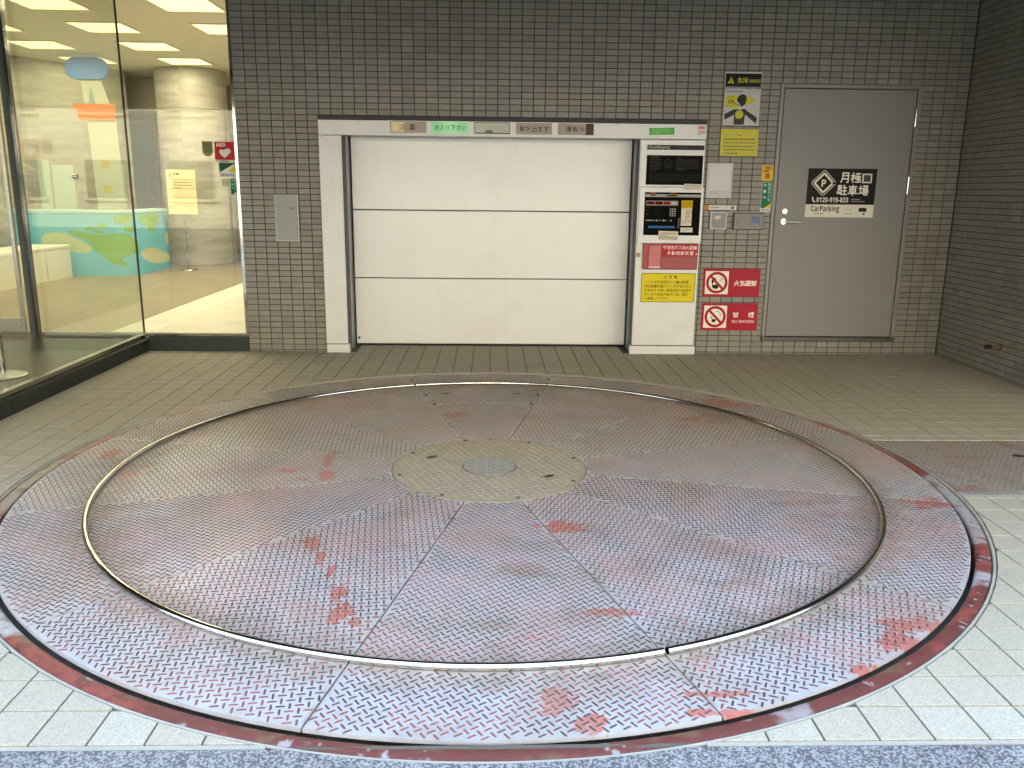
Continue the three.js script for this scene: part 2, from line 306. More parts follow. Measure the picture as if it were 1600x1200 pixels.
struct('lift_shaft', bx(0.14, WX + 0.3, -0.06, CEIL, -3.2, -0.42), mat([0.2, 0.2, 0.19], 0.9));
// sunlit houses across the street
function farHouse(x0, x1, h, z, col, label) {
  const t = thing('street_building', label, 'building', [(x0 + x1) / 2, -0.12, z]);
  const w = (x1 - x0) / 2, wm = mat(col, 0.85, 0, { map: sized(T.ceramic, 4) }), gm = mat([0.03, 0.04, 0.05], 0.12);
  box('wall', t, wm, -w, w, 0, h, 0, 9);
  box('parapet', t, wm, -w - 0.15, w + 0.15, h, h + 0.5, -0.15, 9);
  for (let y = 1.1; y < h - 2; y += 3.1) for (let x = -w + 1; x < w - 1.8; x += 3.2) { const f = box('window', t, gm, x, x + 1.6, y, y + 1.4, -0.03, 0.05); box('sill', f, wm, x - 0.1, x + 1.7, y - 0.1, y - 0.003, -0.14, 0.05); }
}
farHouse(-30, -4.6, 19, 25, [0.32, 0.28, 0.21], 'ochre house across the street mirrored in the lobby glass');
farHouse(-4, 17, 23, 25.5, [0.80, 0.715, 0.56], 'cream apartment block straight across the street');
farHouse(17.6, 34, 17, 25, [0.76, 0.67, 0.52], 'sand coloured house across the street, right of the cream block');

// ================= the turntable =================
// worn paint over red primer with grime; the map spans 4.6 m of the disc
const patches = [[0.32, 0.79, 0.09, 0.055, 1.3], [-0.73, 0.97, 0.04, 0.06, 1], [-0.66, 1.10, 0.022, 0.06, 1], [-0.60, 1.24, 0.018, 0.06, 1], [-0.54, 1.40, 0.03, 0.06, 1], [-0.50, 1.53, 0.04, 0.07, 1], [-0.45, 1.61, 0.03, 0.03, 0.9], [-0.86, -0.09, 0.03, 0.12, 1.1], [-0.83, 0.12, 0.035, 0.10, 1.1],
  [-0.24, -1.05, 0.08, 0.06, 1.1], [1.44, -1.03, 0.10, 0.06, 0.9], [1.31, -0.95, 0.08, 0.05, 0.9], [2.08, 0.52, 0.10, 0.06, 1.2], [1.42, 1.63, 0.09, 0.06, 1], [1.35, 1.75, 0.11, 0.05, 1.1], [1.24, 1.92, 0.1, 0.03, 1],
  [0.69, 2.03, 0.10, 0.014, 1], [0.68, 2.12, 0.12, 0.016, 1.1], [0.29, 2.16, 0.06, 0.045, 1], [0.19, 2.06, 0.05, 0.05, 0.8], [-1.03, 0.06, 0.05, 0.04, 1], [-0.94, 0.19, 0.03, 0.02, 1], [-1.82, 0.10, 0.06, 0.05, 1], [-1.79, 0.0, 0.03, 0.03, 1], [-2.07, -0.21, 0.05, 0.06, 1],
  [0.30, 1.59, 0.08, 0.05, 0.7], [0.44, 1.55, 0.09, 0.03, 0.8], [0.14, 1.72, 0.14, 0.06, 0.6], [-0.51, 0.98, 0.10, 0.12, 0.65], [-1.38, 0.47, 0.45, 0.14, 0.55], [-0.6, -1.2, 0.35, 0.09, 0.55], [0.71, -1.26, 0.12, 0.06, 0.6], [-1.95, -1.10, 0.25, 0.22, 0.7], [1.60, -1.35, 0.16, 0.1, 0.8], [1.02, 1.73, 0.1, 0.1, 0.5], [-1.2, 0.05, 0.34, 0.13, 0.55], [-1.5, 0.9, 0.3, 0.22, 0.45], [1.08, 1.04, 0.16, 0.1, 0.45], [-0.9, 1.6, 0.2, 0.2, 0.4], [1.9, 0.9, 0.14, 0.16, 0.35]];
const grimes = [[1.49, 0.51, 0.34, 0.05], [1.55, 0.66, 0.22, 0.05], [1.5, -0.9, 0.3, 0.2], [0.92, 1.33, 0.16, 0.06], [0.14, 1.22, 0.16, 0.08], [-0.01, 1.63, 0.12, 0.06], [0.97, 1.57, 0.12, 0.08], [0.95, 1.02, 0.12, 0.10]];
const seamAngle = (k) => THREE.MathUtils.degToRad(13 + 30 * k);
function plateColour(u, v) {
  const x = (u - 0.5) * 4.6, z = (v - 0.5) * 4.6, r = Math.hypot(x, z);
  const n1 = fbm(x * 3.2 + 9, z * 3.2 + 4, 101, 5), n2 = fbm(x * 17, z * 17, 111, 4), n3 = fbm(x * 62, z * 62, 121, 2);
  let c = mix3([0.365, 0.363, 0.363], [0.44, 0.439, 0.442], n2);
  c = mix3(c, [0.40, 0.35, 0.30], step(0.5, 0.72, n1) * 0.5);
  let red = step(0.62, 0.82, n1 * 0.6 + n2 * 0.5) * 0.14;                         // thin worn zones
  for (const p of patches) { const dx = (x - p[0]) / p[2], dz = (z - p[1]) / p[3], d = Math.hypot(dx, dz) + (n2 - 0.5) * 1.7 + (n3 - 0.5) * 1.2; if (d < 1.6) red = Math.max(red, p[4] >= 0.8 ? step(1.12, 0.86, d) * Math.min(1, p[4]) : step(1.45, 0.2, d) * p[4] * (0.12 + 0.9 * step(0.46, 0.66, n3 * 0.6 + n2 * 0.45))); }
  c = mix3(c, mix3([0.41, 0.110, 0.080], [0.49, 0.195, 0.150], n3), clamp(red, 0, 0.92));
  let grime = step(0.52, 0.75, fbm(x * 5 + 31, z * 5, 131, 4)) * 0.35;
  for (const g of grimes) { const d = Math.hypot((x - g[0]) / g[2], (z - g[1]) / g[3]) + (n2 - 0.5) * 1.6; grime = Math.max(grime, step(1.2, 0.3, d) * 0.8 * (0.4 + n3)); }
  const rail = Math.abs(r - 1.885); grime = Math.max(grime, step(0.19, 0.01, rail + (n2 - 0.5) * 0.20 + (n1 - 0.5) * 0.08) * 0.85);          // dirt caught along the rail
  let a = ((Math.atan2(z, x) - seamAngle(0)) / (Math.PI / 6)); a = Math.abs(a - Math.round(a)) * (Math.PI / 6) * r;
  grime = Math.max(grime, step(0.012, 0.002, a + (n2 - 0.5) * 0.03) * 0.7);                                                                // and along the plate edges
  c = mix3(c, mix3([0.235, 0.195, 0.145], [0.33, 0.30, 0.245], n3), grime);
  return c;
}
T.plate = dataTex(2048, 2048, plateColour, true, false); T.plate.anisotropy = 8;
T.plateRough = dataTex(512, 512, (u, v) => 0.46 + 0.5 * (fbm(u * 14, v * 14, 141, 5) - 0.5), false, false);
T.centre = dataTex(512, 512, (u, v) => { const n = fbm(u * 9, v * 9, 151, 5), s = fbm(u * 70, v * 70, 153, 2); let c = mix3([0.31, 0.275, 0.20], [0.41, 0.365, 0.275], n); c = mix3(c, [0.24, 0.17, 0.12], step(0.60, 0.8, s * 0.5 + n * 0.5)); return c; }, true, false);
const mPlate = mat([1, 1, 1], 1, 0.12, { map: T.plate, roughnessMap: T.plateRough });
const mStud = mat([1, 1, 1], 0.7, 0), mCentre = mat([0.9, 0.88, 0.82], 0.8, 0.05, { map: T.centre });
const plateUv = (x, z) => [x / 4.6 + 0.5, z / 4.6 + 0.5];
function sectorGeo(r0, r1, a0, a1, y0, y1, uvOf, seg = 14, gap = 0.0028) {        // a slab cut as a sector, with straight open joints
  const P = [], N = [], U = [], tri = (a, b, c, n) => { for (const q of [a, b, c]) { P.push(...q); N.push(...n); U.push(...uvOf(q[0], q[2])); } };
  const pt = (r, t, y) => { const g = gap / r, a = a0 + g + (a1 - a0 - 2 * g) * t; return [r * Math.cos(a), y, r * Math.sin(a)]; };
  const quad = (a, b, c, d, n) => { tri(a, b, c, n); tri(a, c, d, n); };
  const c = 0.0015;
  for (let i = 0; i < seg; i++) {
    const t0 = i / seg, t1 = (i + 1) / seg, am = a0 + (a1 - a0) * (t0 + t1) / 2, o = [Math.cos(am), 0, Math.sin(am)];
    quad(pt(r0, t0, y1), pt(r0, t1, y1), pt(r1, t1, y1), pt(r1, t0, y1), [0, 1, 0]);
    quad(pt(r1, t0, y1), pt(r1, t1, y1), pt(r1 + c, t1, y0), pt(r1 + c, t0, y0), o);
    if (r0 > 0.01) quad(pt(r0, t0, y1), pt(r0, t0, y0), pt(r0, t1, y0), pt(r0, t1, y1), [-o[0], 0, -o[2]]);
  }
  quad(pt(r0, 0, y1), pt(r1, 0, y1), pt(r1, 0, y0), pt(r0, 0, y0), [Math.sin(a0), 0, -Math.cos(a0)]);
  quad(pt(r0, 1, y1), pt(r0, 1, y0), pt(r1, 1, y0), pt(r1, 1, y1), [-Math.sin(a1), 0, Math.cos(a1)]);
  const g = new THREE.BufferGeometry(); g.setAttribute('position', new THREE.Float32BufferAttribute(P, 3)); g.setAttribute('normal', new THREE.Float32BufferAttribute(N, 3)); g.setAttribute('uv', new THREE.Float32BufferAttribute(U, 2)); return g;
}
const studGeo = (() => {                                               // one raised bar of the tread, pointed at both ends
  const base = [[-0.0152, 0], [-0.0105, -0.0034], [0.0105, -0.0034], [0.0152, 0], [0.0105, 0.0034], [-0.0105, 0.0034]], top = base.map(([x, z]) => [x * 0.8, z * 0.55]), h = 0.0021, P = [];
  for (let i = 0; i < 6; i++) { const j = (i + 1) % 6; P.push(base[j][0], 0, base[j][1], base[i][0], 0, base[i][1], top[i][0], h, top[i][1], base[j][0], 0, base[j][1], top[i][0], h, top[i][1], top[j][0], h, top[j][1]); }
  for (let i = 1; i < 5; i++) P.push(top[0][0], h, top[0][1], top[i + 1][0], h, top[i + 1][1], top[i][0], h, top[i][1]);
  const g = new THREE.BufferGeometry(); g.setAttribute('position', new THREE.Float32BufferAttribute(P, 3)); g.computeVertexNormals(); g.setAttribute('uv', new THREE.Float32BufferAttribute(new Float32Array(P.length / 3 * 2), 2)); return g;
})();
const PITCH = 0.0262;
function studs(test, angle, box4) {                                    // bars at right angles to one another by turns
  const out = [], ca = Math.cos(angle), sa = Math.sin(angle), n = Math.ceil(2.4 / PITCH);
  for (let i = -n; i <= n; i++) for (let j = -n; j <= n; j++) {
    const u = i * PITCH, v = j * PITCH, x = u * ca - v * sa, z = u * sa + v * ca;
    if (x < box4[0] || x > box4[1] || z < box4[2] || z > box4[3] || !test(x, z)) continue;
    out.push([x, z, -(angle + ((i + j) & 1 ? Math.PI / 2 : 0))]);
  }
  return out;
}
const studTones = [[0.150, 0.050, 0.042], [0.105, 0.042, 0.036], [0.095, 0.045, 0.037], [0.085, 0.042, 0.034], [0.19, 0.066, 0.054], [0.062, 0.033, 0.027]];
const dustTones = [[0.20, 0.135, 0.10], [0.17, 0.125, 0.095], [0.15, 0.12, 0.095], [0.185, 0.15, 0.12], [0.24, 0.13, 0.10], [0.13, 0.10, 0.08]];
const studMats = studTones.map((c) => mat(c, 0.7, 0));
function studTone(x, z) { const n = fbm(x * 6 + 3, z * 6, 161, 3), k = n + (rnd() - 0.5) * 0.35 ; return k > 0.60 ? 4 : k > 0.50 ? 0 : k > 0.43 ? 1 : k > 0.34 ? 2 : k > 0.27 ? 3 : 5; }
function addStuds(parent, list, y, toneOf, tones) {
  if (!list.length) return;
  const im = new THREE.InstancedMesh(studGeo, mStud, list.length), o = new THREE.Object3D(), c = new THREE.Color();
  im.name = 'tread_bars'; im.userData.kind = 'stuff'; im.castShadow = im.receiveShadow = true;
  list.forEach(([x, z, a], i) => { o.position.set(x, y, z); o.rotation.set(0, a, 0); o.updateMatrix(); im.setMatrixAt(i, o.matrix); const t = tones[toneOf(x, z)]; im.setColorAt(i, c.setRGB(...t)); });
  parent.add(im);
}
struct('pit_floor', bx(CX - 2.32, CX + 2.32, -0.32, -0.26, CZ - 2.32, CZ + 2.32), mat([0.02, 0.018, 0.016], 0.95));
const tt = thing('turntable', 'large round vehicle turntable of worn grey tread plate sectors with a steel rail', 'turntable', [CX, -0.002, CZ]);
{
  const near = [];                                                      // bars that show largest, over all plates
  const plates = [];
  for (let k = 0; k < 12; k++) {
    const a0 = seamAngle(k), a1 = seamAngle(k + 1), am = (a0 + a1) / 2, rs = k === 8 ? [[0.511, 1.352], [1.357, R_PLATE]] : [[0.511, R_PLATE]];
    for (const [r0, r1] of rs) {
      const y1 = rr(-0.0012, 0.0012), pl = mesh(r0 > 1 ? 'access_plate' : 'sector_plate', sectorGeo(r0, r1, a0, a1, -0.012, y1, plateUv), mPlate, tt);
      const ax = [Math.cos(a0), Math.sin(a0), Math.cos(a1), Math.sin(a1)];
      const test = (x, z) => { const r = Math.hypot(x, z); return r > r0 + 0.008 && r < r1 - 0.010 && !(Math.abs(r - 1.903) < 0.016) && (x * -ax[1] + z * ax[0]) > 0.0095 && (x * ax[3] - z * ax[2]) > 0.0095; };
      const c = [a0, am, a1].flatMap((a) => [[r0 * Math.cos(a), r0 * Math.sin(a)], [r1 * Math.cos(a), r1 * Math.sin(a)]]), xs = c.map((q) => q[0]), zs = c.map((q) => q[1]);
      const list = studs(test, am + Math.PI / 4 + 0.2 + rr(-0.03, 0.03), [Math.min(...xs) - 0.05, Math.max(...xs) + 0.05, Math.min(...zs) - 0.05, Math.max(...zs) + 0.05]);
      plates.push({ pl, y1, list, tones: Math.sin(am) < 0.3 ? dustTones : studTones });
      if (Math.sin(am) > 0.4) list.forEach((s) => near.push([Math.hypot(s[0] + CX - camera.position.x, s[1] + CZ - camera.position.z), s]));
    }
  }
  near.sort((a, b) => a[0] - b[0]); const own = new Set(near.slice(0, 300).map((q) => q[1]));
  for (const { pl, y1, list, tones } of plates) {
    for (const s of list) if (own.has(s)) { const b = mesh('tread_bar', studGeo, studMats[studTone(s[0], s[1])], pl, [s[0], y1, s[1]]); b.rotation.y = s[2]; }
    addStuds(pl, list.filter((s) => !own.has(s)), y1, studTone, tones);
  }
  // centre cover with bolts, two lifting slots and a smooth cap
  const cd = mesh('centre_cover', new THREE.CylinderGeometry(0.507, 0.507, 0.012, 96), mCentre, tt, [0, -0.004, 0]);
  cd.userData.label = 'round dusty beige cover plate in the middle';
  const ctones = [[0.30, 0.27, 0.22], [0.26, 0.235, 0.19], [0.33, 0.30, 0.25]];
  addStuds(cd, studs((x, z) => { const r = Math.hypot(x, z); return r < 0.488 && r > 0.15 && Math.hypot(x + 0.312, z + 0.159) > 0.04 && Math.hypot(x - 0.305, z - 0.149) > 0.04; }, 0.33, [-0.5, 0.5, -0.5, 0.5]), 0.006, () => Math.floor(rnd() * 3), ctones);
  const cap = mesh('smooth_cap', new THREE.CylinderGeometry(0.137, 0.139, 0.010, 64), mat([0.30, 0.305, 0.30], 0.5, 0.35, { roughnessMap: sized(T.metalScratch, 0.2) }), tt, [0, 0.0005, -0.004]);
  cap.userData.label = 'smooth grey round cap at the centre';
  mesh('cap_joint', new THREE.TorusGeometry(0.140, 0.003, 6, 64).rotateX(Math.PI / 2), mat([0.10, 0.07, 0.05], 0.9), tt, [0, 0.0015, -0.004]);
  const slot = new THREE.Shape(); slot.moveTo(-0.036, -0.004); slot.quadraticCurveTo(-0.010, 0.022, 0.036, 0.008); slot.quadraticCurveTo(0.012, -0.026, -0.036, -0.004);
  const slotGeo = new THREE.ExtrudeGeometry(slot, { depth: 0.002, bevelEnabled: false }).rotateX(-Math.PI / 2);
  for (const [x, z, a] of [[-0.312, -0.159, 0.5], [0.305, 0.149, 0.5]]) mesh('lifting_slot', slotGeo, M.black, tt, [x, 0.0022, z]).rotation.y = a;
  for (const x of [-0.31, 0.19]) mesh('lifting_slot', slotGeo, M.black, tt, [x, 0.0013, -1.612]).rotation.y = -0.1;
  const bolt = new THREE.CylinderGeometry(0.009, 0.011, 0.006, 6), mb = mat([0.075, 0.048, 0.035], 0.8, 0.3);
  for (let i = 0; i < 8; i++) { const a = seamAngle(0) + Math.PI / 4 * i + 1.05; mesh('bolt', bolt, mb, tt, [0.478 * Math.cos(a), 0.004, 0.478 * Math.sin(a)]); }
  for (const k of [8, 9]) for (const r of [1.36, 1.62, 2.12]) { const a = seamAngle(k) + (k === 8 ? 1 : -1) * 0.024 / r; mesh('bolt', bolt, mb, tt, [r * Math.cos(a), 0.003, r * Math.sin(a)]); }
  // stainless rail in three lengths, butted at the plate joints
  const arc = (a0, a1) => { const pts = []; for (let i = 0; i <= 120; i++) { const a = a0 + (a1 - a0) * i / 120; pts.push(V(1.903 * Math.cos(a), 0.0125, 1.903 * Math.sin(a))); } return new THREE.TubeGeometry(new THREE.CatmullRomCurve3(pts), 240, 0.0135, 10, false); };
  const g = 0.004, cuts = [seamAngle(2), seamAngle(8), seamAngle(9), seamAngle(2) + Math.PI * 2];
  for (let i = 0; i < 3; i++) mesh('rail', arc(cuts[i] + g, cuts[i + 1] - g), M.steel, tt);
}
// fixed rim round the pit, red paint worn through in places, darker maroon along the front arc
{
  T.rim = dataTex(2048, 32, (u, v) => {
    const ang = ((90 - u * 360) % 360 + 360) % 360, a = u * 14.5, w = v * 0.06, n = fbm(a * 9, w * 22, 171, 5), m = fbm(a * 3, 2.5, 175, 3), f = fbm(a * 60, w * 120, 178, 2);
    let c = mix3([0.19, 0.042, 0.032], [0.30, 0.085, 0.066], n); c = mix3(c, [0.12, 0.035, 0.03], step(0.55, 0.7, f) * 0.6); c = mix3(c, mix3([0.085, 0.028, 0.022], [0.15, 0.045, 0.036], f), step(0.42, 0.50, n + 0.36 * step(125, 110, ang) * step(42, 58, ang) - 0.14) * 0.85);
    const bare = (a0, a1, amt) => { const d = ang > 180 ? ang - 360 : ang; return step(a0 - 0.9, a0, d + (n - 0.5) * 6) * step(a1 + 0.9, a1, d + (n - 0.5) * 6) * amt; };
    let pale = Math.max(bare(133, 140, 0.95), bare(4, 20, 0.95), bare(21, 24, 0.75), bare(33, 36, 0.95), bare(66, 69, 0.6)) * step(0.36, 0.42, n * 0.7 + f * 0.3 + 0.06); pale = Math.max(pale, step(0.70, 0.76, n * 0.6 + f * 0.45) * 0.7);
    c = mix3(c, mix3([0.30, 0.285, 0.28], [0.42, 0.405, 0.40], f), clamp(pale));
    const back = Math.max(step(150, 172, ang) * step(360, 340, ang)); c = mix3(c, mix3([0.34, 0.30, 0.24], [0.30, 0.15, 0.11], step(0.45, 0.62, n)), back * 0.92);
    return mix3(c, [0.16, 0.10, 0.05], step(0.62, 0.75, fbm(a * 14, w * 40, 181, 3)) * 0.7);
  }, true);
  const rim = thing('pit_edge_ring', 'fixed steel ring around the turntable with chipped red paint', 'steel ring', [CX, 0, CZ]);
  const prof = [[2.251, -0.27], [2.251, -0.020], [2.254, -0.012], [2.262, -0.008], [2.284, -0.006], [2.306, -0.009], [2.3115, -0.014], [2.3115, -0.05]].map(([x, y]) => new THREE.Vector2(x, y));
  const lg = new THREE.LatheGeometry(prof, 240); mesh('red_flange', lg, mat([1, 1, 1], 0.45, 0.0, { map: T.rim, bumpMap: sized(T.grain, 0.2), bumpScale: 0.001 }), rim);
  const set = [[2.3125, -0.05], [2.3125, -0.005], [2.315, -0.003], [2.3245, -0.003], [2.3245, -0.05]].map(([x, y]) => new THREE.Vector2(x, y));
  const cg = new THREE.LatheGeometry(set, 240), uv = cg.attributes.uv, p = cg.attributes.position; for (let i = 0; i < p.count; i++) uv.setXY(i, p.getX(i), p.getZ(i) + p.getY(i));
  mesh('mortar_edge', cg, M.cement, rim);
}
// steel pit cover to the right wall
{
  const pc = thing('pit_cover', 'straight strip of dirty tread plate right of the turntable', 'steel plate', [5.2, 0, 3.1]);
  const P = (x0, x1) => { // outline follows the round edge
    const s = new THREE.Shape(), z0 = STRIP.z0 + 0.006, z1 = STRIP.z1 - 0.036, n = 16, xa = (z) => Math.max(x0, CX + Math.sqrt((R_SET + 0.004) ** 2 - (z - CZ) ** 2));
    for (let i = 0; i <= n; i++) { const z = z0 + (z1 - z0) * i / n; s[i ? 'lineTo' : 'moveTo'](xa(z) - 5.2, -(z - 3.1)); }
    s.lineTo(x1 - 5.2, -(z1 - 3.1)); s.lineTo(x1 - 5.2, -(z0 - 3.1)); s.closePath(); return s;
  };
  const dirt = dataTex(512, 512, (u, v) => { const n = fbm(u * 9, v * 9, 191, 5), s = fbm(u * 60, v * 60, 193, 2); let c = mix3([0.25, 0.235, 0.215], [0.32, 0.305, 0.285], s); c = mix3(c, [0.20, 0.14, 0.10], step(0.5, 0.7, n) * 0.7); return mix3(c, [0.30, 0.15, 0.12], step(0.66, 0.76, fbm(u * 12 + 3, v * 12, 197, 4)) * 0.8); }, true);
  const md = mat([1, 1, 1], 0.55, 0.12, { map: sized(dirt, 1.2) });
  for (const [x0, x1] of [[4.2, 5.14], [5.143, 7.1], [7.103, PX - 0.006]]) {
    const pl = mesh('cover_plate', new THREE.ExtrudeGeometry(P(x0, x1), { depth: 0.02, bevelEnabled: false }).rotateX(-Math.PI / 2).translate(0, -0.022, 0), md, pc);
    const list = studs((x, z) => x + 5.2 > Math.max(x0 + 0.02, CX + Math.sqrt(Math.max(0, (R_SET + 0.02) ** 2 - (z + 3.1 - CZ) ** 2))) && x + 5.2 < x1 - 0.015 && z + 3.1 > STRIP.z0 + 0.02 && z + 3.1 < STRIP.z1 - 0.05, 0.62, [-1.1, 2.2, -0.5, 0.5]);
    addStuds(pl, list, -0.002, (x, z) => Math.floor(rnd() * 4), dustTones);
  }
  box('edge_angle', pc, mat([0.40, 0.40, 0.39], 0.5, 0.4, { map: sized(T.ceramic, 0.4) }), 4.43 - 5.2, PX - 0.004 - 5.2, -0.03, -0.0015, STRIP.z1 - 0.034 - 3.1, STRIP.z1 - 0.002 - 3.1, 0.002);
  const slot = new THREE.CylinderGeometry(0.02, 0.02, 0.002, 16); mesh('lifting_slot', slot, M.black, pc, [-0.1, -0.0005, -0.14]).scale.x = 1.7;
}

